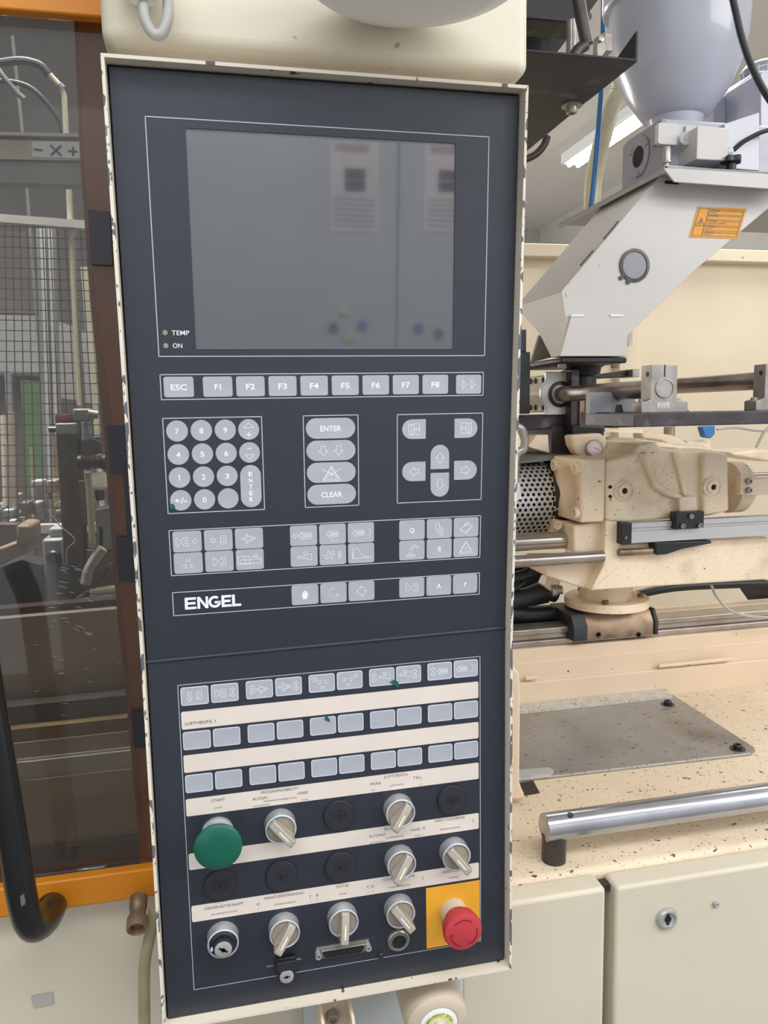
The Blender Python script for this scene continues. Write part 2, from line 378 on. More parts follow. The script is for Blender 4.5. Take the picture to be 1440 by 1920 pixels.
def TX(t, w, h, y=None, b=.02): return lambda g: g.text(t, -w / 2, w / 2, -h / 2 if y is None else y, h, Z + .05, b, MM)
def plus(*fs):
    def f(g):
        for q in fs: q(g)
    return f
def arr(x, y, d, L=6, H=6):
    a = [(-L / 2, H * .25), (0, H * .25), (0, H / 2), (L / 2, 0), (0, -H / 2), (0, -H * .25), (-L / 2, -H * .25)]
    k = math.radians(d); return [(x + p * math.cos(k) - q * math.sin(k), y + p * math.sin(k) + q * math.cos(k)) for p, q in a]
def mv(P, x, y, s=1): return [(x + a * s, y + b * s) for a, b in P]
ML = [(0, 0), (1.6, 0), (2.6, 2), (5, 2.6), (5, 4.6), (2.6, 5.4), (1.6, 7.4), (0, 7.4)]
MR = [(0, 0), (4.6, 0), (4.6, 7.4), (0, 7.4), (0, 6), (3, 4.8), (3, 2.6), (0, 1.4)]
MB = [(0, 0), (4.6, 0), (4.6, 7.4), (0, 7.4)]
def screwsym(x, y, s=1):
    o = [mv([(0, 0), (3, 1.6), (3, .9), (10, .9), (10, -.9), (3, -.9), (3, -1.6), (0, 0)], x, y, s), mv([(1, 1.9), (2.4, 2.6), (10, 2.0)], x, y, s), mv([(1, -1.9), (2.4, -2.6), (10, -2.0)], x, y, s)]
    for i in range(6): o.append(mv([(3.6 + i * 1.05, -.8), (4.3 + i * 1.05, .8)], x, y, s))
    return o
def barrel(x, y, s=1): return [mv([(0, 0), (2.4, 1), (7, 1), (7, 1), (9, 1), (9, 2.4), (12, 2.4), (12, -2.4), (9, -2.4), (9, -1), (2.4, -1), (0, 0)], x, y, s), mv([(5, 4.4), (8.4, 4.4), (7.4, 2), (6, 2), (5, 4.4)], x, y, s)]
def ejector(x, y, s=1): return [mv([(0, .5), (4, .5), (4, 4), (5.4, 4), (5.4, 1.4), (8, .9), (10, 0), (8, -.9), (5.4, -1.4), (5.4, -4), (4, -4), (4, -.5), (0, -.5)], x, y, s), mv([(6.4, 2.6), (8, 2), (12.5, 0), (8, -2), (6.4, -2.6)], x, y, s)]
def gate(x, y, rot=0):
    o = []
    for k in (90, 210, 330):
        a = math.radians(k + rot); c, s_ = math.cos(a), math.sin(a)
        o.append([(x + p * c - q * s_, y + p * s_ + q * c) for p, q in [(5.2, 1.4), (2.4, 1.4), (2.4, -1.4), (5.2, -1.4)]])
    return o
def circ(x, y, r, a0=0, a1=360, n=20): return [(x + r * math.cos(math.radians(a0 + (a1 - a0) * i / n)), y + r * math.sin(math.radians(a0 + (a1 - a0) * i / n))) for i in range(n + 1)]
TRI = lambda x, y, r: [(x - r, y - r * .75), (x + r, y - r * .75), (x, y + r)]
key('esc', rr(25, 17.4, 2), -24, 242.5, sym=TX('ESC', 13.5, 5))
for i in range(8):
    key('f' if i else 'esc', rr(24.6, 17.4, 2), 8.6 + 27.88 * i, 242.4, sym=TX('F%d' % (i + 1), 7.6 if i else 5.4, 5))
key('f', None, 235.8, 242.1, sym=S([(-6, 4), (-6, -4), (-2, 0)], [(2, 4), (2, -4), (6, 0)], closed='all'))
CX = [-27.4, -7, 13.4]; CY = [205, 184.7, 164.5, 144.3]
for r, row in enumerate((('7', '8', '9'), ('4', '5', '6'), ('1', '2', '3'), ('+/-', '0', '.'))):
    for c, t in enumerate(row):
        key('num', circ(0, 0, 9.15, 0, 348.75, 31), CX[c], CY[r], sym=(TX(t, 1, 1, -.5) if t == '.' else TX(t, 11 if t == '+/-' else 1.8 if t == '1' else 3.4, 4.8)))
key('num', None, 33.6, 205, sym=plus(S([(-4.3, 1.6), (4.3, 1.6), (0, 6)], closed='all'), S([(0, -2.4), (0, -6.6)], [(-2.1, -4.5), (2.1, -4.5)], w=.7)))
key('num', None, 33.6, 184.7, sym=plus(S([(-4.3, -1.8), (4.3, -1.8), (0, -6)], closed='all'), S([(-1.8, 3.6), (1.8, 3.6)], w=.7)))
def vert(g):
    for i, ch in enumerate('ENTER'): g.text(ch, -1.6, 1.6, 9.2 - i * 5.7, 4, Z + .05, .03, MM)
key('tall', rr(18.3, 38.2, 9.1, 8), 33.7, 154.4, sym=vert)
for v, s_ in ((204.4, TX('ENTER', 19, 5)), (184.4, S(arr(-7, 0, 270, 8.6, 8), arr(7, 0, 270, 8.6, 8), closed='all')),
              (164.4, plus(S(TRI(0, -1.6, 8), TRI(0, -1.4, 6.2), closed='all'), S([(-9, 3.6), (8, -6)], [(9, 3.6), (-8, -6)], [(0, 3), (0, -4.4)], [(-2.4, -1), (2.4, -1)]))), (144.3, TX('CLEAR', 19.4, 5))):
    key('pill', rr(45, 18.5, 9.2, 8), 106.3, v, sym=s_)
def doorsym(s):
    return S(*[[(s * x, y) for x, y in P] for P in ([(-5, 5), (-5, -4), (-2.6, -5.5), (-2.6, 4), (-5, 5)], [(-2.6, 4), (-.3, 5), (-.3, -4), (-2.6, -5.5)], [(-.3, 5), (5, 5), (5, -4.5), (-.3, -4.5)], arr(2.4, 0, 180, 4, 3.6) + [arr(2.4, 0, 180, 4, 3.6)[0]])])
key('dl', dome(22.7, 18.2, 'l'), 183.7, 201.8, sym=doorsym(1)); key('dr', dome(22.7, 18.2, 'r'), 233.9, 201.7, sym=doorsym(-1))
key('dl', None, 183.7, 162.5, sym=S(arr(0, 0, 180, 8.6, 8.4), closed='all')); key('dr', None, 234, 162.2, sym=S(arr(0, 0, 0, 8.6, 8.4), closed='all'))
key('du', dome(22.9, 18.2, 'u'), 208.8, 175.4, sym=S(arr(0, -.6, 90, 9, 8.4), closed='all')); key('dd', dome(22.9, 18.2, 'd'), 208.9, 149.1, sym=S(arr(0, .6, 270, 9, 8.4), closed='all'))
IX = [(-23.8, 3.3, 30.4), (79.7, 106.4, 133.1), (182.1, 209, 235.6)]; IY = [107, 87.4]
mold = [mv(ML, -5.6, -3.7), mv(MR, 1, -3.7)]
I = {}
I[0, 0, 0] = S(mv(ML, -9.6, -3.7), mv(MR, -4, -3.7), arr(7, 0, 0, 5, 5), closed='all')
I[0, 0, 1] = S(arr(-5, 0, 180, 5, 5), mv(MB, 2, -3.7), mv(MR, 2, -3.7), closed='all')
I[0, 0, 2] = S(*ejector(-6.5, 0))
I[0, 1, 0] = S(*gate(0, -.8))
I[0, 1, 1] = S(*mold, closed='all')
I[0, 1, 2] = S([(-10.5, 3.4), (0, 3.4), (0, -4), (-10.5, -4)], [(-8.6, 0), (10, 0), (10, -3.6), (-8.6, -3.6)], [(-4.6, 3.4), (-4.6, -4)], [(2, 2.6), (10, 1.2), (10, 0), (2, 0)], [(3, 5), (7, 5), (6, 2.6), (4, 2.6)], closed='all')
I[1, 0, 0] = S(*([arr(-8, 0, 180, 4.6, 4.6) + [arr(-8, 0, 180, 4.6, 4.6)[0]]] + screwsym(-5, 0, 1.25)))
I[1, 0, 1] = S(*(screwsym(-6, 0, 1.15) + [[(-1, -3), (-1, -6), (4, -6)]]))
I[1, 0, 2] = S(*(screwsym(-8.6, 0, 1.15) + [circ(2.6, 0, 5.6, -42, 42, 8), circ(4, 0, 5.6, -35, 35, 8)]))
I[1, 1, 0] = S(*barrel(-6.5, -.6, 1.1))
I[1, 1, 1] = S([(-9, 0), (-7, 0), (-7, -3.4), (-4.8, -3.4), (-4.8, 3.8), (-2.6, 3.8), (-2.6, -3.4), (-.6, -3.4), (-.6, 3.8), (1, 3.8), (1, 0), (2.4, 0)], rr(2.4, 10.5, 1.2, 4, 6.2, 0) + [rr(2.4, 10.5, 1.2, 4, 6.2, 0)[0]], [(6.2, 3.5), (6.2, -3.5)])
I[1, 1, 2] = S([(-8.5, 6), (-8.5, -4.6), (8.6, -4.6)], [(-8, -4), (-6.6, 3), (-4.6, 5.4), (-2.4, 4), (0, -.8), (3, -3), (7, -3.7)])
I[2, 0, 0] = TX('Q', 4.4, 4.6); I[2, 1, 1] = TX('S', 3.6, 4.6)
I[2, 0, 1] = S(rect(-3.4, -1.4, -.4, 5.6), [(-1.2, -1.4), (-1.2, -4), (1.4, -4), (1.4, 1.8), (-.4, 1.8)], [(.6, -4), (.6, -6.2), (3.2, -6.2), (3.2, 0), (1.4, 0)], closed=(0,))
I[2, 0, 2] = S([(-6, -1.6), (0, -4.6), (6, 1.8), (0, 3.4)], [(-6, -1.6), (-6, -2.8), (0, -6), (6, .6), (6, 1.8)], [(-2.4, 1), (-.6, 5), (3.4, 4.4), (1.6, 1.4)], closed=(0, 2))
I[2, 1, 0] = S(rect(-5.6, -6, 2.8, -4.4), circ(-2, -1, 1.6), [(-3.4, -4.4), (-3.2, -2.2)], [(-.6, -4.4), (-.8, -2.2)], [(-2.4, .8), (2, 5.6), (6.6, 2.4), (6, 1.2), (2.4, 3.6), (-.8, .2)], closed=(0,))
I[2, 1, 2] = plus(S(TRI(0, -.6, 7), TRI(0, -.5, 5.4), closed='all'), TX('!', .8, 3.8, -2.8, .02))
for b_ in range(3):
    for r in range(2):
        for c in range(3): key('ik', rr(25, 19, 2.2), IX[b_][c], IY[r], sym=I[b_, r, c])
def hand(g):
    g.plate([(-2, -4), (1.6, -4), (2.4, -1), (2.4, 1), (-2.4, 1), (-2.8, -.6)], Z, Z + .08, MM)
    for i, h in enumerate((2.8, 4, 4, 3)): g.plate([(-2.3 + i * 1.2, 1), (-1.3 + i * 1.2, 1), (-1.3 + i * 1.2, h), (-2.3 + i * 1.2, h)], Z, Z + .08, MM)
    g.plate([(2.4, 0), (3.3, 1.2), (2.9, 1.8), (2, .8)], Z, Z + .08, MM)
key('ik', None, IX[1][0], 50.7, sym=hand)
key('ik', None, IX[1][1], 50.7, sym=S(circ(0, 0, 4.4, -20, 80), circ(0, 0, 4.4, 110, 320), [(-.6, 5.4), (1, 4.4), (-.4, 3.4)], [(3, -2.6), (4.2, -1), (5.2, -2.4)]))
key('ik', None, IX[1][2], 50.7, sym=S(circ(0, 0, 4), [(-1, 5), (.4, 4), (-1, 3)], [(1, -5), (-.4, -4), (1, -3)], [(-5, -1), (-4, .4), (-3, -1)], [(5, 1), (4, -.4), (3, 1)]))
key('ik', None, IX[2][0], 50.7, sym=S(mv(ML, -5.6, -3.2), mv(MR, 1.4, -4), closed='all')); key('ik', None, IX[2][1], 50.7, sym=TX('A', 4.2, 4.6)); key('ik', None, IX[2][2], 50.7, sym=TX('?', 3.0, 4.6, b=.004))
# lamps and lettering of the upper panel
for v in (287.9, 277.1):
    G().lathe([(2.2, 0), (2.0, .5), (1.6, .3), (0, .9)], (0, 0, 0), (0, 0, 1), 14, MM).build('indicator_lamp', 'knob_disc', CON, FU @ T((-.0328, v / 1000, 0)), label='small round brown indicator lamp')
for w_, a_, b_, c_ in (('TEMP', -27.4, -13, 285.8), ('ON', -27.1, -19.3, 275.2)): G().text(w_, a_, b_, c_, 4, .12, .004, MM).build('printed_word', 'print_white', CON, FU)
g = G()                                                    # maker's wordmark
def blk(*r):
    for x0, y0, x1, y1 in r: g.plate(rect(x0, y0, x1, y1), 0, .3, MM)
B, Tp, t_ = 44.4, 55.4, 2.2
blk((-28.8, B, -26.2, Tp), (-26.2, B, -18.6, B + t_), (-26.2, 48.8, -19.4, 51), (-26.2, Tp - t_, -18.8, Tp))
g.plate([(-17.8, B), (-15.4, B), (-15.4, 51.6), (-10.6, B), (-8.2, B), (-8.2, Tp), (-10.4, Tp), (-10.4, 48), (-15.4, Tp), (-17.8, Tp)], 0, .3, MM)
go = circ(-2.4, 49.9, 5.6, 50, 360, 18); gi = circ(-2.4, 49.9, 3.3, 50, 360, 18)
for i in range(18): g.plate([go[i], go[i + 1], gi[i + 1], gi[i]], 0, .3, MM)
blk((-2.6, 48.4, 3.2, 50.4), (3.6, B, 6.2, Tp), (6.2, B, 12.6, B + t_), (6.2, 48.8, 11.6, 51), (6.2, Tp - t_, 12.4, Tp), (13, B, 15.6, Tp), (15.6, B, 21, B + t_))
g.build('maker_wordmark', 'print_white', CON, FU, label='white raised maker wordmark')
# ---- lower panel keys and strips
LK = [-24.3, 2.8, 34.6, 61.8, 93.3, 120.3, 151.8, 178.5, 210, 236.9]
tw = lambda x, d: [arr(x, 2.4, d, 4.6, 4.4), arr(x, -2.4, d, 4.6, 4.4)]
cl = lambda P: [p + [p[0]] for p in P]
R1 = [S(*tw(-5, 180), mv(MB, 1.6, -3.7), mv(MR, 1.6, -3.7), closed='all'), S(mv(ML, -9, -3.7), mv(MR, -4, -3.7), *tw(7, 0), closed='all'),
      S(*(cl(tw(-7, 180)) + ejector(-4, 0))), S(*(ejector(-10, 0) + cl(tw(7, 0)))),
      S(*(cl([arr(-7, 4, -35, 5, 4)]) + gate(1, -1, 180))), S(*(gate(-2, -1, 180) + cl([arr(6, 4, 35, 5, 4)]))),
      S(*(cl(tw(-8, 180)) + barrel(-4, 0))), S(*(barrel(-10, 0, 1) + cl(tw(6.4, 0)))), S(*(cl(tw(-7, 180)) + screwsym(-3, 0, 1.1))),
      S(*(screwsym(-10, 0, 1.1) + [circ(2.4, 0, 5, -45, 45, 6), circ(5.4, 0, 5, -45, 45, 6)]))]
for r, v in enumerate((-36.7, -79.3, -121.3)):
    for c, u in enumerate(LK):
        dv = (u - 106) * (.0085 if r < 2 else .0075)
        fm = FL @ T((0, (v + dv) / 1000, 0)) @ Matrix.Rotation(.006, 4, 'Z')
        key('lk', rr(24.6, 17, 2), u, 0, fm if c == -1 else FL @ T((0, (v + dv) / 1000, 0)), R1[c] if r == 0 else None, border=True)
for a, b_, c, d in ((-52.2, -69.3, -50.2, -67.2), (-94.3, -111.2, -92.2, -109.3), (-137.1, -154.1, -135.1, -152.4), (-191.3, -207.8, -189.1, -206), (-244.4, -260.9, -243.1, -259.9)):
    G().plate([(-36.2, b_), (249, d), (250, d + 1), (250, c - 1), (249, c), (-36.2, a), (-37.3, a - 1.2), (-37.3, b_ + 1.2)], 0, .3, MM).build('label_strip', 'strip', CON, FL)
def t(s_, x0, x1, y, h=2.9, bd=0): G().text(s_, x0, x1, y + .6, h, .42, bd, MM).build('printed_word', 'print_dark', CON, FL)
t('LUFTVENTIL 1', -34.1, -6.7, -65.8, 2.9, .012); t('START', -14.1, -1.4, -143.4); t('START', -11.5, -3.9, -150.4, 1.6)
t('PROGRAMAVBROTT', 32.3, 68.1, -141.2, 3); t('AUTOM.', 23.9, 38.4, -146.9); t('HAND', 67, 77, -146.4); t('PROGRAMMUNTERBRECHUNG', 34.7, 65.8, -149.8, 1.7)
t('AUTOMATISCH', 24, 40.2, -153.3, 1.6); t('HAND', 71, 76.8, -152.9, 1.5); t('LUFTVENTIL', 152.2, 176.8, -140.2); t('FRÅN', 138.3, 148.7, -146)
t('TILL', 181.3, 190.6, -145); t('LUFTVENTIL', 157.4, 172.2, -149.5, 1.6); t('AUF', 138.8, 142.6, -152, 1.4); t('ZU', 188.2, 190.9, -151.8, 1.4)
t('EL.UTTAG', 151.7, 170, -194.8, 2.9); t('VERKTYGSVÄRME', 202.5, 235.2, -193.4); t('HAND', 178.4, 188.4, -199.6); t('0', 190.8, 193.2, -199.4); t('1', 243.4, 244.6, -198.6)
t('AUTOMAT', 135.7, 152.8, -200.4); t('EL.ANSCHLUSS', 153.2, 170.8, -203.8, 1.7); t('WERKZEUGHEIZUNG', 208, 230, -202.8, 1.7); t('AUTOMATISCH', 136, 152, -206.8, 1.5)
t('HAND', 182.4, 188.4, -205.6, 1.4); t('0', 191, 192.2, -205.4, 1.4); t('1', 244, 244.6, -204.6, 1.4)
t('SÄKERHETSKNAPP', -25.1, 11, -251, 3); t('0', 24, 26.4, -254.4); t('MANÖVERSPÄNNING', 31.5, 69.7, -249.4, 3); t('1', 75.2, 76.4, -254.4); t('0', 81.6, 84, -254)
t('MOTOR', 102.2, 114.4, -248.6); t('1', 133, 134.2, -253.8); t('0', 137.2, 139.6, -253.6); t('CYLINDERVÄRME', 149, 181.8, -248.6); t('1', 189.6, 190.8, -253.4)
t('NÖD-STOP', 211.1, 231, -250); t('SICHERHEITSTASTE', -19, 5, -257.4, 1.7); t('STEUERSPANNUNG', 40.3, 61.1, -257, 1.7); t('MOTOR', 104.4, 111.7, -256.2, 1.6)
t('0', 25, 26, -258.4, 1.4); t('1', 75.8, 76.4, -258.8, 1.4); t('0', 82, 83, -258.6, 1.4); t('1', 133.4, 134, -258.8, 1.4); t('0', 138, 139, -258.6, 1.4)
t('ZYLINDERHEIZUNG', 154.4, 176.5, -257.2, 1.7); t('NOT-AUS', 217.5, 227.5, -256.4, 1.6); t('1', 190, 190.6, -258.4, 1.4)
G().text('OFF', 31, 37.4, -320.6, 2, .12, 0, MM).build('printed_word', 'print_line', CON, FL); G().text('PR', 60.6, 64.8, -318.2, 2, .12, .01, MM).build('printed_word', 'print_line', CON, FL)
# ---- operating elements
def at(u, v): return FL @ T((u / 1000, v / 1000, 0))
def collar(u, v, h=11.5, r=15, nm='selector_switch'):
    return G().lathe([(r, 0), (r, 1), (r - .6, h - 3), (r - .4, h), (r - 1.4, h + .6), (r - 2, h), (r - 2.2, h - 1.4), (0, h - 1.4)], (0, 0, 0), (0, 0, 1), 36, MM).build(nm, 'satin_chrome', CON, at(u, v))
SEL = None
def selector(u, v, ang):
    global SEL
    fm = at(u, v)
    A = Matrix.Rotation(math.radians(ang), 4, 'Z')
    if SEL is None:
        o = collar(u, v)
        G().lathe([(14.7, 10.9), (14.7, 12.2), (13.8, 12.7), (13, 12.2), (12.9, 10.6)], (0, 0, 0), (0, 0, 1), 36, MM, cap=False).build('chrome_ring', 'chrome_ring', o)
        d_ = G().lathe([(12.9, 10.3), (12.6, 10.9), (0, 11)], (0, 0, 0), (0, 0, 1), 32, MM).build('clear_disc', 'knob_disc', o)
        g = G(); prof = [(-12.6, 10.8), (-12.4, 15), (-9.6, 17.2), (6, 25), (12.2, 27), (14.2, 25.8), (14, 22.5), (11.2, 10.8)]
        g.prism([(x, -3.9 if h > 12 else -4.6, h) for x, h in prof], [(x, 3.9 if h > 12 else 4.6, h) for x, h in prof], MM)
        l = g.build('lever', 'knob_clear', o, A, bevel=.0013, seg=3)
        g = G(); g.prism([(x, -.75, h) for x, h in ((-3, 20.75), (8, 26.2), (8, 25.2), (-3, 19.8))], [(x, .75, h) for x, h in ((-3, 20.75), (8, 26.2), (8, 25.2), (-3, 19.8))], MM)
        mk = g.build('marker_line', 'strip', o, A)
        SEL = (o, [c for c in o.children])
    else:
        o = copy_to(SEL[0], fm, CON)
        for c in SEL[1]: copy_to(c, A if c.name.startswith(('lever', 'marker')) else Matrix.Identity(4), o)
    return o
for u, v, a_ in ((49, -172.6, -43), (165.6, -172.4, -135), (165.8, -226.4, -133), (222.6, -226.3, -50), (48.9, -279.8, -130), (106.6, -278.4, -98), (164.2, -278.8, -50)):
    selector(u, v, a_)
PLG = None
for u, v in ((106.4, -171.4), (221.4, -170.6), (-9.8, -226.4), (48.5, -226), (106.2, -225.2)):
    if PLG is None:
        o = G().lathe([(15.4, 0), (15.4, 2), (14.6, 3.2), (6.1, 3.4), (5.9, 2.9), (5.2, 2.9), (5, 3.4), (0, 3.4)], (0, 0, 0), (0, 0, 1), 36, MM).build('blanking_plug', 'rubber', CON, at(u, v))
        g = G(); g.ribbon([(-3, 0), (3, 0)], .7, 3.5, M=MM); g.ribbon([(0, -3), (0, 3)], .7, 3.5, M=MM); g.ribbon(rect(-2, -2, 2, 2), .4, 3.5, True, MM); g.build('moulded_mark', 'black_plastic', o)
        PLG = o
    else:
        o = copy_to(PLG, at(u, v), CON); copy_to(PLG.children[0], Matrix.Identity(4), o)
# green mushroom button
o = G().lathe([(15, 0), (15, 3), (13.5, 3.4), (13.5, 12), (0, 12)], (0, 0, 0), (0, 0, 1), 32, MM).build('start_button', 'satin_chrome', CON, at(-9.5, -173), label='large green mushroom push button on a metal collar')
G().lathe([(12.5, 8), (13, 14), (15, 18), (20.2, 22.5), (21.9, 25.5), (21.6, 28), (19.6, 29.6), (10, 30.4), (0, 30.6)], (0, 0, 0), (0, 0, 1), 48, MM).build('mushroom_cap', 'green', o, label='green dome cap')
# emergency stop
g = G().plate([(193.4, -329.3), (250.8, -329.3), (250.8, -262.6), (193.4, -262.6)], 0, .5, MM); g.build('warning_plate', 'yellow', CON, FL, bevel=.0004, label='yellow square plate behind the red stop button')
o = G().lathe([(14, .5), (14, 3), (13.4, 14), (0, 14)], (0, 0, 0), (0, 0, 1), 32, MM).build('emergency_stop', 'cream_plastic', CON, at(222, -292), label='red mushroom stop button on a cream collar')
g = G(); g.lathe([(13, 12), (14.4, 16), (17, 22), (19.2, 26.5), (19.8, 31), (18.8, 34.4), (15.8, 35.8), (0, 36.2)], (0, 0, 0), (0, 0, 1), 48, MM)
for i in range(60):
    a_ = 2 * math.pi * i / 60; M2 = MM @ Matrix.Rotation(a_, 4, 'Z'); g.box(15.8, 18.0, -.3, .3, 20.5, 25, M2)
g.build('mushroom_cap', 'red', o)
g = G()
for a0 in (60, 180, 300):
    g.ribbon(circ(0, 0, 13.6, a0, a0 + 75, 12), .7, 36.3, M=MM); c_, s2 = math.cos(math.radians(a0)), math.sin(math.radians(a0)); g.ribbon([(13 * c_ - 2.6 * c_ + 2 * s2, 13 * s2 - 2.6 * s2 - 2 * c_ + 3 * c_), (13.6 * c_, 13.6 * s2)], .7, 36.3, M=MM)
g.build('arrow_mark', 'red_dark', o)
# key switch
o = collar(-9.4, -279.6, 12, 15, 'key_switch')
G().lathe([(14.7, 11.2), (14.7, 12.4), (13.8, 13), (12.9, 12.4), (12.9, 11)], (0, 0, 0), (0, 0, 1), 36, MM, cap=False).build('chrome_ring', 'chrome_ring', o)
G().lathe([(12.8, 11), (12, 12), (9.8, 13), (9.4, 19.4), (8.4, 20), (0, 20)], (0, 0, 0), (0, 0, 1), 32, MM).build('black_body', 'black_plastic', o)
G().lathe([(8, 19.4), (8, 20.8), (7.2, 21.2), (0, 21.2)], (0, 0, 0), (0, 0, 1), 28, MM).build('lock_face', 'satin_chrome', o)
g = G(); g.plate(circ(0, 0, 2.1, 0, 345, 23), 21.2, 21.4, MM); M2 = MM @ Matrix.Rotation(math.radians(-32), 4, 'Z'); g.box(-4.6, 4.6, -1, 1, 21.2, 21.4, M2); g.build('keyhole', 'gap_black', o)
G().lathe([(1.2, 13), (1.2, 16.2), (0, 16.6)], (-10.5, -2, 0), (0, 0, 1), 12, MM).build('white_dot', 'print_white', o)
# small key lock
o = G().box(-9, 9, -13.6, 11, 0, 6, MM).build('small_lock', 'black_plastic', CON, at(49.6, -320.6), bevel=.0008)
G().box(-9.4, 9.4, -1, 8.6, 5, 8.5, MM).build('cover_block', 'rubber', o, bevel=.0006)
G().lathe([(6.8, 6), (6.8, 8.2), (6, 8.6), (0, 8.6)], (0, -7.2, 0), (0, 0, 1), 28, MM).build('lock_face', 'satin_chrome', o)
g = G(); g.plate(circ(0, -7.2, 1.5, 0, 345, 15), 8.6, 8.8, MM); g.box(-3, 3, -7.8, -6.6, 8.6, 8.8, MM); g.build('keyhole', 'gap_black', o)
# serial socket
D1 = [(-21.5, 4.4), (21.5, 4.4), (23, 2.8), (20.6, -3.6), (19, -4.8), (-19, -4.8), (-20.6, -3.6), (-23, 2.8)]
o = G().box(-26.5, 26.5, -6, 6, 0, 1, MM).build('serial_socket', 'steel', CON, at(106.6, -313.6))
G().prism([(x, y, 1) for x, y in D1], [(x * .99, y * .95, 5) for x, y in D1], MM).build('socket_shell', 'steel', o, bevel=.0004)
G().prism([(x * .93, y * .82, 5) for x, y in D1], [(x * .93, y * .82, 5.3) for x, y in D1], MM).build('socket_face', 'black_plastic', o)
g = G()
for i in range(13): g.plate(circ(-17.4 + i * 2.9, 1.6, .75, 0, 300, 5), 5.3, 5.4, MM)
for i in range(12): g.plate(circ(-16 + i * 2.9, -1.9, .75, 0, 300, 5), 5.3, 5.4, MM)
g.build('pin_holes', 'gap_black', o)
for s_ in (-25.2, 25.2): G().lathe([(3, 0), (3, 7.4), (1.7, 7.4), (1.6, 4), (0, 4)], (s_, 0, 0), (0, 0, 1), 12, MM).build('jack_post', 'satin_chrome', o)
# round socket, rubber cap
o = G().lathe([(11.2, 0), (11.2, 3.4), (10, 4.4), (9.3, 4.4), (8.9, 3), (8.6, 5.4), (7.6, 5.4), (7.4, 2), (0, 2)], (0, 0, 0), (0, 0, 1), 32, MM).build('round_socket', 'steel', CON, at(163.6, -313.2))
G().lathe([(7.4, 2), (7.4, 4.2), (0, 4.4)], (0, 0, 0), (0, 0, 1), 24, MM).build('socket_insert', 'black_plastic', o)
g = G()
for a_ in (10, 50, 90, 130, 170): g.plate(circ(4.2 * math.cos(math.radians(a_)), 4.2 * math.sin(math.radians(a_)) - .4, .9, 0, 315, 7), 4.4, 4.5, MM)
g.build('pin_holes', 'gap_black', o)
G().lathe([(3.2, 0), (3.2, 3), (2.2, 4.2), (0, 4.6)], (0, 0, 0), (0, 0, 1), 16, MM).build('rubber_cap', 'rubber', CON, at(145, -326.5))
# torn bits of green tape
for i, (fr, u, v, P) in enumerate(((FL, 164.5, -44, [(-5, 2), (0, 4.4), (3.6, 1), (4.4, -5), (2.6, -5), (-1.6, -.6)]), (FL, 97, -73, [(-2.6, 1), (0, 3.2), (2.2, 1), (3.4, -2.6), (0, -1.4)]), (FU, -35, 139, [(-2, 2), (1.4, 2.8), (2.8, -1), (.4, -2.6), (-2.2, -1.6)]))):
    G().prism([(x, y, .5) for x, y in P], [(x * .9, y * .9, 1.4) for x, y in P], MM).build('tape_scrap', 'green', CON, (FU if fr is FU else FL) @ T((u / 1000, v / 1000, 0)), label='torn scrap of green tape')
# ================================================================ ABOVE THE CONSOLE
hs = thing('overhead_housing', 'cream painted sheet metal housing with rounded corners above the control console', 'housing')
g = G(); a = W(191, 100, .012); b = W(994, 150, .012); zt = 2.35
g.box(a.x, b.x, .012, .30, b.z + .004, zt); g.build('housing_body', 'cream', hs, bevel=.012, seg=5)
lp = thing('round_lamp', 'large white translucent round dish hanging in front of the overhead housing', 'lamp')
c = W(782, 30, .0); cx, cy, cz = c.x - .026, -.098, c.z - .026
G().lathe([(0, .010), (.04, .006), (.070, .005), (.086, .009), (.096, .017), (.101, .028), (.102, .045), (.09, .046)], (cx, cy, cz - .0), (0, 0, 1), 64).build('dish', 'lamp_white', lp)
G().lathe([(.102, .022), (.106, .026), (.106, .032), (.101, .036)], (cx, cy, cz), (0, 0, 1), 64, cap=False).build('rim_ring', 'key_white', lp)
cb = thing('cable_gland', 'white cable gland with a short looped cord on the overhead housing', 'cable')
o_ = W(267, -6, -.01)
G().lathe([(.019, .03), (.021, .02), (.019, .008), (.012, 0), (0, -.002)], (o_.x, o_.y, o_.z - .002), (0, 0, 1), 24).build('gland_body', 'lamp_white', cb)
G().tube([W(268, 8, -.012), W(272, 36, -.014), W(288, 64, -.016), W(304, 62, -.016), W(314, 36, -.014), W(315, 8, -.008), W(313, -30, -.006)], .0044, 12).build('cord_loop', 'cable_gray', cb)

# ================================================================ GUARD DOOR on the left
gd = thing('guard_door', 'orange framed sliding guard door with a tinted scratched window and black tube handle', 'door')
a = W(0, 18, .1); z1 = W(95, 24, .1).z; zb1 = W(140, 1648, .1).z; zb0 = W(140, 1702, .1).z
g = G(); g.box(-.95, -.05, .1, .114, z1, z1 + .07); g.build('top_rail', 'orange', gd, bevel=.002)
g = G(); g.box(-.95, -.05, .1, .114, zb0, zb1); g.build('bottom_rail', 'orange', gd, bevel=.002)
def strip(x0, w, Y, m, nm):                                # the upright seen through the tinted pane: bent flange
    L = x0; g = G(); n = len(L)
    for (xa, ya), (xb, yb), wa, wb in zip(L, L[1:], w, w[1:]):
        A = [W(xa, ya, Y), W(xa + wa, ya, Y), W(xb + wb, yb, Y), W(xb, yb, Y)]
        g.prism(A, [p + Vector((0, .02, 0)) for p in A])
    return g.build(nm, m, gd)
EL = [(139, 20), (151, 297), (170, 560), (194, 800), (221, 1158), (231, 1240), (262, 1580), (268, 1660)]
strip(EL, [75] * 8, .152, 'orange_dim', 'door_stile'); strip([(x - 1, y) for x, y in EL], [6, 6, 10, 16, 9, 9, 12, 12], .150, 'orange', 'stile_flange')
g = G(); g.box(-.95, -.052, .118, .122, zb1 - .002, z1 + .004); g.build('window_pane', 'plexi', gd)
g = G()
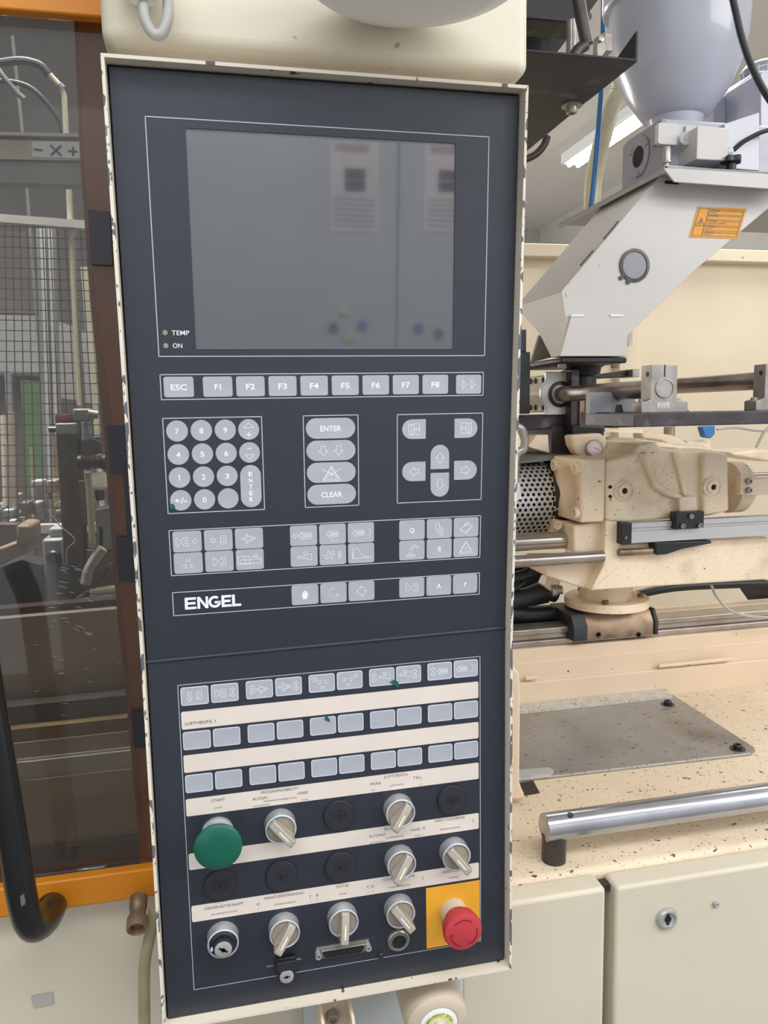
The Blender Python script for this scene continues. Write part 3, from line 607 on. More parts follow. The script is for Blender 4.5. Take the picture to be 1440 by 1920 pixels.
for q in ([(165, 393), (206, 397), (211, 497), (171, 495)], [(200, 798), (236, 797), (241, 889), (206, 889)], [(217, 1006), (252, 1007), (256, 1091), (223, 1090)], [(246, 1334), (270, 1333), (274, 1402), (251, 1402)]):
    G().prism([W(x, y, .113) for x, y in q], [W(x, y, .113) + Vector((0, .004, 0)) for x, y in q]).build('black_pad', 'black_plastic', gd)
q = [(231, 888), (244, 888), (252, 1010), (238, 1010)]
G().prism([W(x, y, .114) for x, y in q], [W(x, y, .114) + Vector((0, .003, 0)) for x, y in q]).build('black_seal', 'black_plastic', gd)
h_ = G().tube([W(-60, 1130, .03), W(-34, 1230, .02), W(-12, 1360, .02), W(22, 1560, .02), W(43, 1690, .02), W(60, 1736, .03), W(82, 1730, .055), W(97, 1706, .085), W(98, 1698, .099)], .0135, 20).build('tube_handle', 'black_gloss', gd, label='glossy black bent tube handle')
G().lathe([(.0145, 0), (.0145, .003), (.006, .004)], (W(98, 1697, .1).x, .0995, W(98, 1697, .1).z), (0, -1, 0), 20).build('handle_foot', 'black_plastic', h_)
g = G(); rs = random.Random(3)
for i in range(30):                                        # fine scratches in the pane
    x = rs.uniform(90, 170); y = rs.uniform(1060, 1190); l = rs.uniform(4, 16); P = [W(x, y, .1174), W(x + l, y + l * rs.uniform(-.1, .5), .1174)]
    g.prism([P[0], P[1], P[1] + Vector((0, 0, .00022)), P[0] + Vector((0, 0, .0001))], [p + Vector((0, .0004, 0)) for p in (P[0], P[1], P[1] + Vector((0, 0, .0004)), P[0] + Vector((0, 0, .0004)))])
for i in range(12):
    x = rs.uniform(60, 225); y = rs.uniform(1200, 1370); l = rs.uniform(4, 12); P = [W(x, y, .1174), W(x + l, y - l * .12, .1174)]
    g.prism([P[0], P[1], P[1] + Vector((0, 0, .0003)), P[0] + Vector((0, 0, .0003))], [p + Vector((0, .0004, 0)) for p in (P[0], P[1], P[1] + Vector((0, 0, .0003)), P[0] + Vector((0, 0, .0003)))])
g.build('scratch_marks', 'gray_tint', gd, kind='stuff')
cm = thing('clamp_machinery', 'dim cluster of grey machine fittings low behind the wire mesh', 'machinery')
for i in range(26):
    x = rs.uniform(-10, 108); y = rs.uniform(900, 1000); w_ = rs.uniform(8, 26); hh = rs.uniform(8, 26); Y = rs.uniform(1.3, 1.5); g = G()
    bp(g, x, y, x + w_, y + hh, Y, Y + .06); g.build('fitting', rs.choice(['tray_dark', 'steel_gray', 'tray', 'black_plastic', 'pvc', 'gray_tint']), cm, bevel=.003)
for i in range(7):
    x = rs.uniform(4, 105); g = G(); g.cyl(W(x, rs.uniform(770, 850), 1.45), W(x + 6, 985, 1.45), rs.uniform(.005, .011), n=12); g.build('post_fitting', rs.choice(['tray', 'steel_gray', 'pvc']), cm)
# ---- behind the door
Yb = 2.6
sb = thing('rear_screen', 'light grey sheet screen seen through the tinted door window', 'panel')
g = G(); a = W(-60, -40, Yb); b = W(330, 420, Yb); a.x = -3.2; g.box(a.x, b.x, Yb, Yb + .02, 1.9, a.z); g.build('screen_sheet', 'gray_tint', sb)
g = G(); g.box(a.x, b.x, Yb + .01, Yb + .03, .9, 1.9); g.build('lower_sheet', 'steel_gray', sb)
hp = thing('pvc_pipe', 'pale plastic air pipe with an angled elbow behind the door window', 'pipe')
G().tube([W(93, 140, 1.2), W(114, 163, 1.2)], .0065, 10, sub=1).build('pipe_elbow', 'pvc', hp)
G().tube([W(114, 163, 1.2), W(120, 178, 1.2), W(124, 250, 1.2), W(132, 420, 1.2), W(141, 600, 1.2), W(150, 760, 1.2)], .0060, 10, sub=1).build('pipe_run', 'pvc', hp)
G().tube([W(112, 160, 1.2), W(117, 167, 1.2)], .0085, 10, sub=1).build('pipe_coupling', 'steel_gray', hp)
h1 = G().tube([W(-40, 122, 1.2), W(0, 118, 1.2), W(40, 114, 1.2), W(74, 122, 1.2), W(92, 140, 1.2)], .0085, 10).build('air_hose', 'cable', None); tag(h1, 'thick dark hose arching into the pale pipe behind the door window', 'hose')
h1 = G().tube([W(-20, 150, 1.25), W(30, 155, 1.25), W(62, 168, 1.25), W(92, 198, 1.25), W(112, 228, 1.25), W(120, 262, 1.25)], .0055, 10).build('air_hose', 'cable', None); tag(h1, 'thinner dark hose sagging below the arched hose behind the window', 'hose')
h1 = G().tube([W(-10, 120, 1.22), W(8, 146, 1.22), W(30, 172, 1.22), W(46, 186, 1.22)], .006, 8).build('hose_branch', 'steel_gray', None); tag(h1, 'short grey hose branch hanging under the arched dark hose', 'hose')
h1 = G().tube([W(23, 68, 1.6), W(42, 246, 1.6), (W(42, 246, 1.6).x + .01, 1.6, 0)], .0045, 8, sub=1).build('thin_rod', 'steel_gray', None); tag(h1, 'thin upright grey rod behind the dark hoses', 'rod')
bm = thing('cross_beam', 'white cross beam carrying a minus, cross and plus sticker behind the door window', 'beam')
def hb(y0, y1, x0, x1, Y, m, nm, par, d=.03, s=.035):
    if x0 in (-60, -40): y0 -= 440 * s * 1.0; y1 -= 440 * s; x0 -= 440
    g = G(); py(g, [(x0, y0), (x1, y0 + (x1 - x0) * s), (x1, y1 + (x1 - x0) * s), (x0, y1)], Y, Y + d); return g.build(nm, m, par)
hb(246, 252, -60, 175, .7, 'pvc', 'beam_edge', bm, s=.02); hb(252, 262, -60, 175, .71, 'steel_gray', 'upper_groove', bm, s=.02)
hb(261, 297, -60, 175, .705, 'pvc', 'beam_face', bm, s=.02); hb(297, 309, -60, 175, .71, 'steel_gray', 'lower_groove', bm, s=.03); hb(309, 340, -60, 175, .705, 'gray_tint', 'lower_web', bm, s=.03)
g = G(); q = [(60, 265), (150, 266), (150, 297), (60, 294)]; g.prism([W(x, y, .7040) for x, y in q], [W(x, y, .7048) for x, y in q]); g.build('sign_sticker', 'lamp_white', bm)
g = G()
def pxr(g, pts, w, Y):
    P = [W(x, y, Y) for x, y in pts]
    for p, q in zip(P, P[1:]):
        d = (q - p).normalized() * 1; n = Vector((-d.z, 0, d.x)) * w / 2; g.prism([p - n, q - n, q + n, p + n], [r + Vector((0, .0006, 0)) for r in (p - n, q - n, q + n, p + n)])
pxr(g, [(63, 280), (80, 282)], .0032, .7030); pxr(g, [(94, 272), (115, 292)], .0034, .703); pxr(g, [(115, 273), (95, 291)], .0034, .703); pxr(g, [(128, 283), (145, 284)], .0028, .703); pxr(g, [(137, 275), (137, 292)], .0028, .703)
g.build('sign_marks', 'blue_ink', bm)
# mesh guard
mg = thing('mesh_guard', 'welded wire mesh guard with a silver top bar behind the door window', 'mesh')
hb(398, 413, -40, 175, 1.18, 'alu', 'top_bar', mg, d=.02, s=.075)
ML_ = []
for i in range(15):
    x = -8 + i * 16.6; g = G(); g.tube([W(x * .84 + 2, 408, 1.2), W(x * .95 + 5, 750, 1.2), W(x * 1.03 + 9, 1090 if i < 9 else 1000, 1.2)], .0014, 4, sub=1); g.build('upright_wire', 'steel_dark', mg)
for i in range(34):
    y = 425 + i * 19.6; g = G(); g.tube([W(-30, y - 2, 1.2), W(185 + i * .9, y + 5 - i * .3, 1.2)], .0014, 4, sub=1); g.build('cross_wire', 'steel_dark', mg)
# aluminium profiles and pale sheets beyond
pf = thing('aluminium_upright', 'bright grooved aluminium upright behind the wire mesh', 'post')
for i, (x0, w_, m) in enumerate(((66, 8, 'steel_gray'), (74, 9, 'alu_white'), (84, 5, 'steel_gray'), (89, 8, 'alu_white'))):
    g = G(); q = [(x0, 420), (x0 + w_, 420), (x0 + w_ + 24, 1130), (x0 + 24, 1130)]; py(g, q, 1.5 - (i % 2) * .01, 1.54); g.build('profile_face', m, pf)
u2 = G(); py(u2, [(124, 340), (132, 340), (180, 1115), (171, 1115)], 1.5, 1.53); foot(u2, 175.5, 1115, 1.5, .011, .03); tag(u2.build('steel_upright', 'steel_gray'), 'grey steel upright beside the pale pipe behind the mesh', 'post')
u2 = G(); py(u2, [(151, 500), (163, 500), (184, 760), (172, 760)], 1.45, 1.48); foot(u2, 178, 760, 1.45, .013, .03); tag(u2.build('white_upright', 'pvc'), 'pale flat upright nearest the orange door stile behind the mesh', 'post')
wp = thing('white_enclosure', 'white sheet metal enclosure with dark openings behind the mesh', 'enclosure')
g = G(); py(g, [(-600, 575), (72, 592), (84, 700), (-600, 700)], 1.9, 1.95); g.build('white_sheet', 'gray_tint', wp)
g = G(); py(g, [(106, 600), (180, 630), (190, 760), (112, 745)], 1.9, 1.95); g.build('white_sheet', 'gray_tint', wp)
g = G(); py(g, [(-300, 424), (66, 435), (76, 588), (-300, 584)], 1.95, 1.99); g.build('dark_opening', 'tray_dark', wp)
g = G(); py(g, [(-300, 700), (76, 706), (104, 1100), (-300, 1100)], 1.94, 1.99); g.build('lower_opening', 'tray_dark', wp)
gp = G(); py(gp, [(38, 712), (80, 716), (94, 905), (52, 925)], 1.7, 1.74); tag(gp.build('green_cover', 'machine_green'), 'green painted machine cover behind the mesh', 'cover')
gt = G(); py(gt, [(8, 700), (20, 700), (30, 900), (18, 900)], 1.72, 1.74); tag(gt.build('grey_column', 'steel_gray'), 'slim grey column next to the green machine cover', 'column')
# tie column
tc_ = thing('tie_column', 'dark steel column with a clamped cap inside the machine', 'column')
p0 = W(128, 790, .95); p1 = W(150, 1165, .95)
G().cyl(p1, p0, .0235, n=24).build('column_shaft', 'steel_dark', tc_)
G().lathe([(.019, 0), (.02, .014), (.018, .02), (0, .021)], W(124, 796, .95), (0, 0, 1), 20).build('cap', 'maroon', tc_)
g = G(); bp(g, 104, 793, 146, 815, .925, .975); g.build('clamp', 'steel_gray', tc_, bevel=.003)
G().cyl(W(92, 805, .94), W(106, 805, .94), .006, n=10).build('clamp_screw', 'black_plastic', tc_)
vl = thing('valve_block', 'grey valve block with fittings beside the tie column', 'valve')
g = G(); bp(g, 136, 766, 172, 790, .9, .94); g.build('valve_body', 'steel_gray', vl, bevel=.004)
G().cyl(W(166, 775, .9), W(184, 778, .9), .008, n=12).build('valve_nose', 'steel', vl)
G().tube([W(161, 792, .9), W(163, 806, .9), W(172, 822, .9), W(192, 830, .9)], .0018, 8).build('blue_line', 'blue', vl, label='thin blue air line')
cp = thing('hose_coupling', 'dark ribbed hose coupling between column and door stile', 'coupling')
G().lathe([(.014, 0), (.015, .006), (.012, .012)] + [(.0125 if i % 2 else .0105, .012 + i * .0025) for i in range(12)] + [(.015, .044), (.015, .07), (.011, .072)], W(147, 868, .8), (1, .0, .0), 20).build('coupling_body', 'black_plastic', cp)
cp = thing('hose_coupling', 'dark ribbed hose coupling low beside the base of the tie column', 'coupling')
G().lathe([(.008, 0)] + [(.011 if i % 2 else .009, .004 + i * .0025) for i in range(8)] + [(.015, .026), (.015, .052), (.011, .054)], W(158, 1137, .8), (1, 0, 0), 20).build('coupling_body', 'black_plastic', cp)
wc = thing('white_cup', 'white plastic bowl with a dark outlet below the upper hose coupling', 'cup')
G().lathe([(.010, 0), (.017, .006), (.019, .02), (.014, .034), (0, .036)], W(186, 918, .95), (0, 0, 1), 24).build('bowl', 'lamp_white', wc)
G().lathe([(.008, 0), (.010, .012), (.009, .024)], W(188, 938, .95), (0, 0, 1), 16).build('outlet', 'black_plastic', wc)
for nm, lb, P, r, m in (('pvc_drop', 'pale plastic pipe dropping beside the tie column', [(164, 885), (168, 930), (173, 1010), (176, 1020)], .006, 'pvc'),
                        ('cable_sleeve', 'thick pale grey sleeve curving down beside the tie column', [(193, 1028), (180, 1045), (166, 1070), (160, 1095)], .0095, 'cable_gray'),
                        ('blue_air_line', 'thin blue air line crossing behind the door stile', [(174, 1066), (192, 1064), (212, 1056)], .0022, 'tape_blue'),
                        ('maroon_hose', 'dark red hose bending around the column foot', [(206, 1066), (188, 1088), (165, 1112), (142, 1130), (138, 1180)], .005, 'maroon'),
                        ('cable_sleeve', 'short cream pipe lying just above the lower hose coupling', [(170, 1110), (215, 1106)], .009, 'pvc'),
                        ('thin_cable', 'thin pale cable trailing across the tie column', [(88, 955), (112, 985), (140, 1012), (126, 1030), (125, 1060)], .0011, 'cable_gray')):
    tag(G().tube([W(x, y, .82) for x, y in P], r, 10).build(nm, m), lb, 'pipe' if 'pvc' in nm else 'hose')
cg = thing('carriage_guard', 'grey rounded cover block with a round black knob inside the machine', 'cover')
g = G(); bp(g, 82, 1010, 124, 1135, .98, 1.1); g.build('cover_body', 'steel_gray', cg, bevel=.006)
G().lathe([(.014, 0), (.014, .012), (.011, .016), (0, .017)], W(102, 1043, .98), (0, -1, 0), 24).build('knob', 'black_plastic', cg)
g = G(); bp(g, 92, 990, 122, 1008, 1.0, 1.08); g.build('cap_block', 'gray_tint', cg, bevel=.004)
ar = thing('swing_arm', 'beige cast swing arm with a rounded end block', 'arm')
g = G(); py(g, [(30, 984), (58, 985), (60, 1016), (30, 1024)], .86, .95); g.build('end_block', 'beige_dim', ar, bevel=.005)
g = G(); py(g, [(-60, 1050), (-20, 1034), (30, 1016), (58, 1018), (54, 1034), (0, 1062), (-60, 1086)], .87, .93); g.build('arm_bar', 'beige_dim', ar, bevel=.004)
g = G(); py(g, [(-60, 984), (30, 984), (30, 1022), (-60, 1050)], .90, .94); g.build('dark_web', 'tray_dark', ar)
dk = G(); py(dk, [(-60, 1085), (40, 1050), (78, 1060), (80, 1140), (-60, 1150)], .98, 1.05); tag(dk.build('dark_casting', 'cable'), 'dark blue grey casting below the beige swing arm', 'casting')
sh_ = thing('rail_shelf', 'pale machined rail across the clamp area behind the tie column', 'rail')
hb(985, 1000, 50, 215, 1.15, 'tray_light', 'rail_top', sh_, s=-.02); hb(1003, 1028, 50, 215, 1.16, 'tray', 'rail_body', sh_, s=-.02)
rb = thing('lower_machinery', 'dim grey fittings packed between the column and the orange stile', 'machinery')
for q, m in (([(146, 900), (162, 900), (170, 985), (150, 985)], 'tray_dark'), ([(176, 955), (205, 950), (212, 1030), (184, 1034)], 'steel_gray'), ([(160, 1030), (214, 1035), (220, 1100), (170, 1100)], 'tray_dark'), ([(182, 985), (196, 985), (196, 1030), (184, 1030)], 'black_plastic'), ([(150, 826), (186, 818), (192, 850), (152, 860)], 'tray_dark')):
    g = G(); py(g, q, .93, .97); g.build('fitting', m, rb, bevel=.003)
bt = thing('clamp_bed', 'stained sheet metal machine bed stepping down inside the guard door', 'machine bed')
for nm, Y, m, y0, y1 in (('dirty_ledge', .62, 'brown_dirt', 1148, 1172), ('back_apron', .60, 'tray', 1166, 1335), ('dark_step', .56, 'tray_dark', 1328, 1378), ('stained_band', .54, 'tray_yellow', 1370, 1402), ('tray_band', .535, 'tray', 1396, 1432), ('bright_fold', .53, 'tray_light', 1426, 1432), ('light_sheet', .525, 'tray_light', 1432, 1468), ('front_apron', .52, 'tray', 1466, 1600), ('foot_apron', .51, 'tray_dark', 1596, 1720)):
    g = G(); A = [W(-80, y0 + 16, Y), W(330, y0 - 34, Y), W(330, y1 - 34, Y), W(-80, y1 + 16, Y)]; A[0] = Vector((-1.0, Y, A[0].z)); A[3] = Vector((-1.0, Y, A[3].z)); g.prism(A, [p + Vector((0, .03, 0)) for p in A]); g.build(nm, m, bt)

# ================================================================ MACHINE FRONT below the door
YF = .12
def panelbox(nm, x0, x1, z0, z1, m, par, Y=YF, d=.03, bev=.004):
    return G().box(x0, x1, Y, Y + d, z0, z1).build(nm, m, par, bevel=bev, seg=3)
lf = thing('front_cover', 'cream lower machine cover under the orange guard door', 'cover')
zc0 = W(140, 1702, YF).z + .003
panelbox('cover_sheet', -1.0, W(590, 1880, YF).x, .55, zc0 + .012, 'cream', lf)
g = G(); q = [(58, 1868), (98, 1860), (101, 1882), (64, 1890)]; g.prism([W(x, y, .1185) for x, y in q], [W(x, y, .1195) for x, y in q]); g.build('glue_patch', 'cable_gray', lf, label='grey patch of old sticker glue')
pp = thing('pale_cover', 'pale blue grey sheet behind the bottom edge of the control console', 'cover')
panelbox('cover_sheet', W(566, 1900, YF).x, W(862, 1860, YF).x, .55, .99, 'pale_panel', pp, Y=.105, d=.02)
cd1 = thing('machine_cabinet', 'plain cream cabinet door between the control console and the dark gap', 'cabinet door')
x1 = W(1136, 1700, YF).x; zt = .999
panelbox('cabinet_door', W(862, 1860, YF).x + .002, x1, .4, zt + .002, 'cream', cd1, d=.035, bev=.005)
cd2 = thing('machine_cabinet', 'cream cabinet door with a round chrome lock under the chrome handrail', 'cabinet door')
x2 = W(1156, 1700, YF).x
panelbox('cabinet_door', x2, 1.3, .4, zt, 'cream', cd2, d=.035, bev=.005)
p = W(1249, 1720, YF)
lk = G().lathe([(.0150, 0), (.0150, .002), (.0122, .006), (.0096, .0064), (.0092, .004), (.0, .004)], p, (0, -1, 0), 32).build('door_lock', 'satin_chrome', cd2)
g = G(); c0 = p + Vector((0, -.0042, 0)); g.lathe([(.0048, 0), (.0048, .0004), (0, .0005)], c0, (0, -1, 0), 20); g.box(c0.x - .002, c0.x + .002, c0.y - .0006, c0.y, c0.z - .0075, c0.z + .0075); g.build('keyhole', 'gap_black', lk)
p = W(1341, 1694, YF); G().lathe([(.0045, 0), (.0042, .003), (.0024, .004), (.0016, .0025), (0, .0025)], p, (0, -1, 0), 16).build('rivet', 'satin_chrome', cd2)
g = G(); g.box(x1 - .02, x2 + .02, YF + .04, YF + .06, .4, 1.0); tag(g.build('cabinet_post', 'guard_cream'), 'dim cream cabinet post inside the gap between both doors', 'post')
g = G(); a = W(1148, 1668, YF); g.box(x1 - .002, x2 + .004, YF + .016, YF + .03, a.z - .014, a.z - .004); tag(g.build('hinge_clip', 'blued'), 'small dark hinge clip at the top of the door gap', 'hinge')
# emergency stop knob box under the console, bracket
eb = thing('emergency_knob', 'cream round emergency stop housing with a printed ring under the console', 'button')
P0 = W(800, 1858, .085); P1 = W(822, 1905, -.03)
ax = (Vector((0, -1, -.12))).normalized()
cpt = Vector((W(822, 1922, -.005).x, -.005, W(822, 1922, -.005).z))
G().lathe([(.031, -.12), (.033, -.05), (.0335, -.012), (.0325, -.004), (.028, -.0005), (.0215, 0), (.0205, -.0015), (0, -.0015)], cpt, ax, 40).build('knob_housing', 'cream_plastic', eb)
MZ = T(cpt) @ ax.to_track_quat('Z', 'Y').to_matrix().to_4x4()
G().lathe([(.0205, -.0015), (.0205, .0004), (.019, .0008), (.0, .0008)], (0, 0, 0), (0, 0, 1), 32, MZ).build('label_disc', 'lamp_white', eb)
G().lathe([(.0165, .0008), (.0165, .0012), (.009, .0012)], (0, 0, 0), (0, 0, 1), 32, MZ, cap=False).build('yellow_ring', 'glow_yellow', eb)
G().lathe([(.0075, .0008), (.0075, .004), (.006, .006), (0, .006)], (0, 0, 0), (0, 0, 1), 24, MZ).build('centre_button', 'cream_plastic', eb)
g = G(); word = 'EMERGENCY STOP'; R_ = MZ.to_3x3()
up2 = (R_.inverted() @ Vector((0, 0, 1))); a_up = math.atan2(up2.y, up2.x)
for i, ch in enumerate(word):
    if ch == ' ': continue
    a_ = a_up + math.radians(72 - i * 11.2); Mx = MZ @ T((.0125 * math.cos(a_), .0125 * math.sin(a_), .0013)) @ Matrix.Rotation(a_ - math.pi / 2, 4, 'Z')
    g.text(ch, -.0009, .0009, 0, .0030, 0, .03, Mx)
g.build('ring_lettering', 'print_dark', eb)
br = thing('console_bracket', 'folded cream steel bracket with a hex bolt under the console', 'bracket')
g = G(); a = W(598, 1890, .03); b = W(652, 1890, .03); zz = W(625, 1885, .03).z
g.box(a.x, b.x, .028, .032, zz - .08, zz + .012); g.build('back_plate', 'cream_plastic', br)
for xx, k in ((a.x, -.006), (b.x, .006)):
    g = G(); g.prism([(xx - .0015, .03, zz + .012), (xx + .0015, .03, zz + .012), (xx + .0015 + k, .03, zz - .08), (xx - .0015 + k, .03, zz - .08)], [(xx - .0015, -.005, zz + .01), (xx + .0015, -.005, zz + .01), (xx + .0015 + k, -.005, zz - .08), (xx - .0015 + k, -.005, zz - .08)]); g.build('side_flange', 'guard_cream', br)
bolt(br, W(623, 1903, .027), (0, -1, 0), .0068, .008)
cq = thing('quick_coupling', 'open brass coloured hose coupling below the orange door rail', 'coupling')
P = W(256, 1742, .05)
G().lathe([(r_ * .56, h_ * .6) for r_, h_ in [(.016, -.06), (.016, -.04), (.0145, -.038), (.0145, -.022), (.018, -.02), (.0185, -.004), (.018, 0), (.0155, .001), (.015, -.002), (.0125, -.002), (.011, -.012), (0, -.012)]], P, Vector((.0, -1, -.35)), 28).build('coupling_body', 'rust_steel', cq)
tag(G().tube([W(290, 1700, .07), W(284, 1740, .07), W(272, 1800, .07), W(270, 1860, .07), W(272, 1960, .07)], .0062, 12).build('drain_hose', 'hose_olive'), 'translucent olive hose hanging behind the console edge', 'hose')
# ================================================================ MACHINE BED on the right
ZB = 1.005
bd = thing('machine_bed', 'chipped cream machine bed with a rounded front edge', 'machine bed')
g = G(); N_ = 7; x0_, x1_ = .29, 1.9
prof = [(.155, ZB - .05), (.155, ZB - .012)] + [(.155 + .012 * (1 - math.cos(a)), ZB - .012 + .012 * math.sin(a)) for a in [math.pi / 2 * i / 6 for i in range(1, 7)]] + [(.70, ZB), (.70, ZB - .05)]
g.prism([(x0_, y, z) for y, z in prof], [(x1_, y, z) for y, z in prof]); g.build('bed_top', 'bench', bd)
G().box(x0_, x1_, .69, .93, ZB - .05, 1.060).build('step_block', 'bench_side', bd, bevel=.003)
G().box(x0_, x1_, .699, .93, 1.0, 1.098).build('rail_foot', 'bench_side', bd, bevel=.002)
G().box(x0_, x1_, .703, .93, 1.0, 1.124).build('rail_seat', 'bench_side', bd, bevel=.002)
a = WZ(1010, 1262, 1.06); 
for q in ((W(985, 1272, .688), W(1006, 1270, .688)), (W(1235, 1249, .688), W(1368, 1236, .688))):
    G().tube([q[0], q[1]], .0045, 8, sub=1).build('weld_bead', 'bench_side', bd)
gp_ = thing('grey_cover_plate', 'grey oil stained steel plate screwed to the chipped bed', 'plate')
q = [(940, 1337), (1256, 1304), (1262, 1305), (1413, 1403), (1416, 1409), (1408, 1416), (1035, 1459), (940, 1466)]
P = [WZ(x, y, ZB + .001) for x, y in q]; q2 = [(p.x, p.y) for p in P]
G().plate(q2, ZB + .0005, ZB + .0035).build('plate_sheet', 'bench_plate', gp_, bevel=.0006)
G().plate([(q2[6][0] - .25, q2[6][1] - .002), q2[6], q2[5], (q2[5][0], q2[5][1] + .003), (q2[6][0], q2[6][1] + .003), (q2[6][0] - .25, q2[6][1] + .003)], ZB + .003, ZB + .0045).build('plate_edge', 'zinc', gp_)
for x, y in ((1252, 1321), (1383, 1404)):
    p = WZ(x, y, ZB + .0035); b_ = bolt(gp_, p, (0, 0, 1), .0075, .008, 'black_plastic', 'hex_bolt'); G().lathe([(.013, 0), (.013, .0015), (0, .0015)], p, (0, 0, 1), 20).build('washer', 'steel_dark', b_)
za = thing('zinc_angle', 'whitish zinc angle strip along the back of the grey plate', 'strip')
P = [WZ(x, y, ZB + .004) for x, y in ((940, 1350), (1262, 1309), (1255, 1296))]
G().prism([(.5, P[1].y, ZB + .004), (P[1].x, P[1].y, ZB + .004), (P[1].x + .004, .690, ZB + .005), (.5, .690, ZB + .005)], [(.5, P[1].y, ZB + .006), (P[1].x, P[1].y, ZB + .006), (P[1].x + .004, .688, ZB + .012), (.5, .688, ZB + .012)]).build('angle_leg', 'zinc', za)
G().box(.5, P[1].x + .004, .686, .6885, ZB + .004, ZB + .012).build('upstand', 'zinc', za)
sl = G(); P = [WZ(x, y, ZB + .004) for x, y in ((940, 1452), (1030, 1445), (1038, 1450), (1028, 1458), (940, 1464))]
sl.prism(P, [p + Vector((0, 0, .006)) for p in P]); tag(sl.build('small_stop_bar', 'alu_white'), 'small pale bar lying on the corner of the grey plate', 'bar')
cgu = G(); py(cgu, [(930, 1245), (962, 1248), (974, 1262), (977, 1290), (975, 1470), (984, 1490), (984, 1500), (930, 1502)], .33, .36); tag(cgu.build('edge_guard', 'bench_side', bevel=.004), 'cream edge guard with flaked paint beside the console rim', 'guard')
dn = G(); P = [WZ(x, y, ZB + .0006) for x, y in ((975, 1468), (1000, 1464), (1012, 1487), (982, 1492))]; dn.prism(P, [p + Vector((0, 0, .0005)) for p in P]); tag(dn.build('bed_slot', 'brown_dirt'), 'dark oily slot in the bed at the plate corner', 'slot')
# handrail
hr = thing('chrome_handrail', 'thick worn chrome handrail on a dark post along the bed front', 'handrail')
yr = .188; pA = W(1019, 1552, yr); zr = pA.z; rr_ = .0183
G().lathe([(rr_ - .003, 0), (rr_ - .0005, .0012), (rr_, .003), (rr_, 1.1)], (pA.x, yr, zr), (1, 0, 0), 40).build('rail_bar', 'bar_chrome', hr)
pp_ = W(1042, 1600, yr)
G().cyl((pA.x + .015, yr, ZB), (pA.x + .015, yr, zr - .01), .0160, n=28).build('rail_post', 'steel_dark', hr)
G().lathe([(.004, 0), (.004, .0015), (.002, .001), (0, .0006)], (pA.x + .034, yr - .008, zr + rr_ * .93), (0, -.4, 1), 12).build('set_screw', 'steel_dark', hr)
# linear rail on the bed
lr = thing('linear_rail', 'silver profiled linear guide rail on the rear of the bed', 'rail')
zr0 = 1.124
for nm, y0, y1, z0, z1 in (('rail_base', .712, .765, zr0, zr0 + .012), ('rail_waist', .72, .757, zr0 + .012, zr0 + .024), ('rail_head', .714, .763, zr0 + .024, zr0 + .036)):
    G().box(.25, 1.9, y0, y1, z0, z1).build(nm, 'rod', lr, bevel=.002)
cr = thing('rail_carriage', 'brown stained carriage block with black end seals on the linear rail', 'carriage')
xa, xb = W(1100, 1180, .69).x, W(1226, 1180, .69).x
g = G(); pr = [(.69, zr0 + .012), (.69, zr0 + .04), (.705, zr0 + .062), (.80, zr0 + .062), (.80, zr0 + .012)]
g.prism([(xa, y, z) for y, z in pr], [(xb, y, z) for y, z in pr]); g.build('block_body', 'rust_steel', cr, bevel=.002)
for u0, u1 in ((xa - .030, xa), (xb, xb + .008)):
    g = G(); g.prism([(u0, y - .004 * (y < .75), z + .002 * (z > 1.17)) for y, z in pr], [(u1, y - .004 * (y < .75), z + .002 * (z > 1.17)) for y, z in pr]); g.build('end_seal', 'rubber', cr, bevel=.0015)
for x in (1122, 1197): G().lathe([(.006, 0), (.006, .0015), (.004, .0016), (.003, 0), (0, 0)], W(x, 1190, .690), (0, -1, 0), 16).build('fixing_screw', 'steel_dark', cr)
# ================================================================ INJECTION UNIT
inj = thing('injection_housing', 'large cream cast injection housing with bolted end cap and chipped paint', 'casting')
YI = .62
def bdy(nm, pts, Y0, Y1, m='casting', bev=.004, seg=3, par=inj):
    g = G(); py(g, pts, Y0, Y1); return g.build(nm, m, par, bevel=bev, seg=seg)
# end cap with a dished face
XE = W(1090, 920, YI).x; Z0, Z1 = W(1110, 980, YI).z, W(1110, 860, YI).z; XF = W(1135, 920, YI).x; YE = YI + .125; ZM = (Z0 + Z1) / 2; YM = (YI + YE) / 2
g = G(); R0 = .043; n = 32
def sqp(k):                                                # square outline point matched to a circle angle
    a = 2 * math.pi * k / n; c, s_ = math.cos(a), math.sin(a); m_ = max(abs(c), abs(s_)); return (YM + c / m_ * (YE - YI) / 2, ZM + s_ / m_ * (Z1 - Z0) / 2)
rings = [[(XF, *sqp(k)) for k in range(n)], [(XE, *sqp(k)) for k in range(n)]]
for r, dx in ((R0, 0), (R0 * .9, .004), (R0 * .7, .014), (R0 * .35, .020), (0.001, .021)):
    rings.append([(XE + dx, YM + math.cos(2 * math.pi * k / n) * r, ZM + math.sin(2 * math.pi * k / n) * r * 1.05) for k in range(n)])
g.add([p for r in rings for p in r], [tuple(range(n))] + [(i * n + k, i * n + (k + 1) % n, (i + 1) * n + (k + 1) % n, (i + 1) * n + k) for i in range(len(rings) - 1) for k in range(n)] + [tuple((len(rings) - 1) * n + k for k in range(n))])
ec = g.build('end_cap', 'casting', inj, bevel=.005, seg=3)
for dy in (.016, .109):
    for dz in (.018, Z1 - Z0 - .018):
        b_ = bolt(ec, (XE + .002, YI + dy, Z0 + dz), (-1, 0, 0), .0125, .010, 'casting', 'cap_bolt')
main = [(1136, 868), (1140, 862), (1188, 850), (1196, 832), (1232, 828), (1236, 838), (1262, 842), (1272, 838), (1282, 846), (1322, 842), (1366, 850), (1368, 958), (1330, 968), (1276, 972), (1168, 980), (1136, 976)]
bdy('front_block', main, YI, YI + .16, bev=.006)
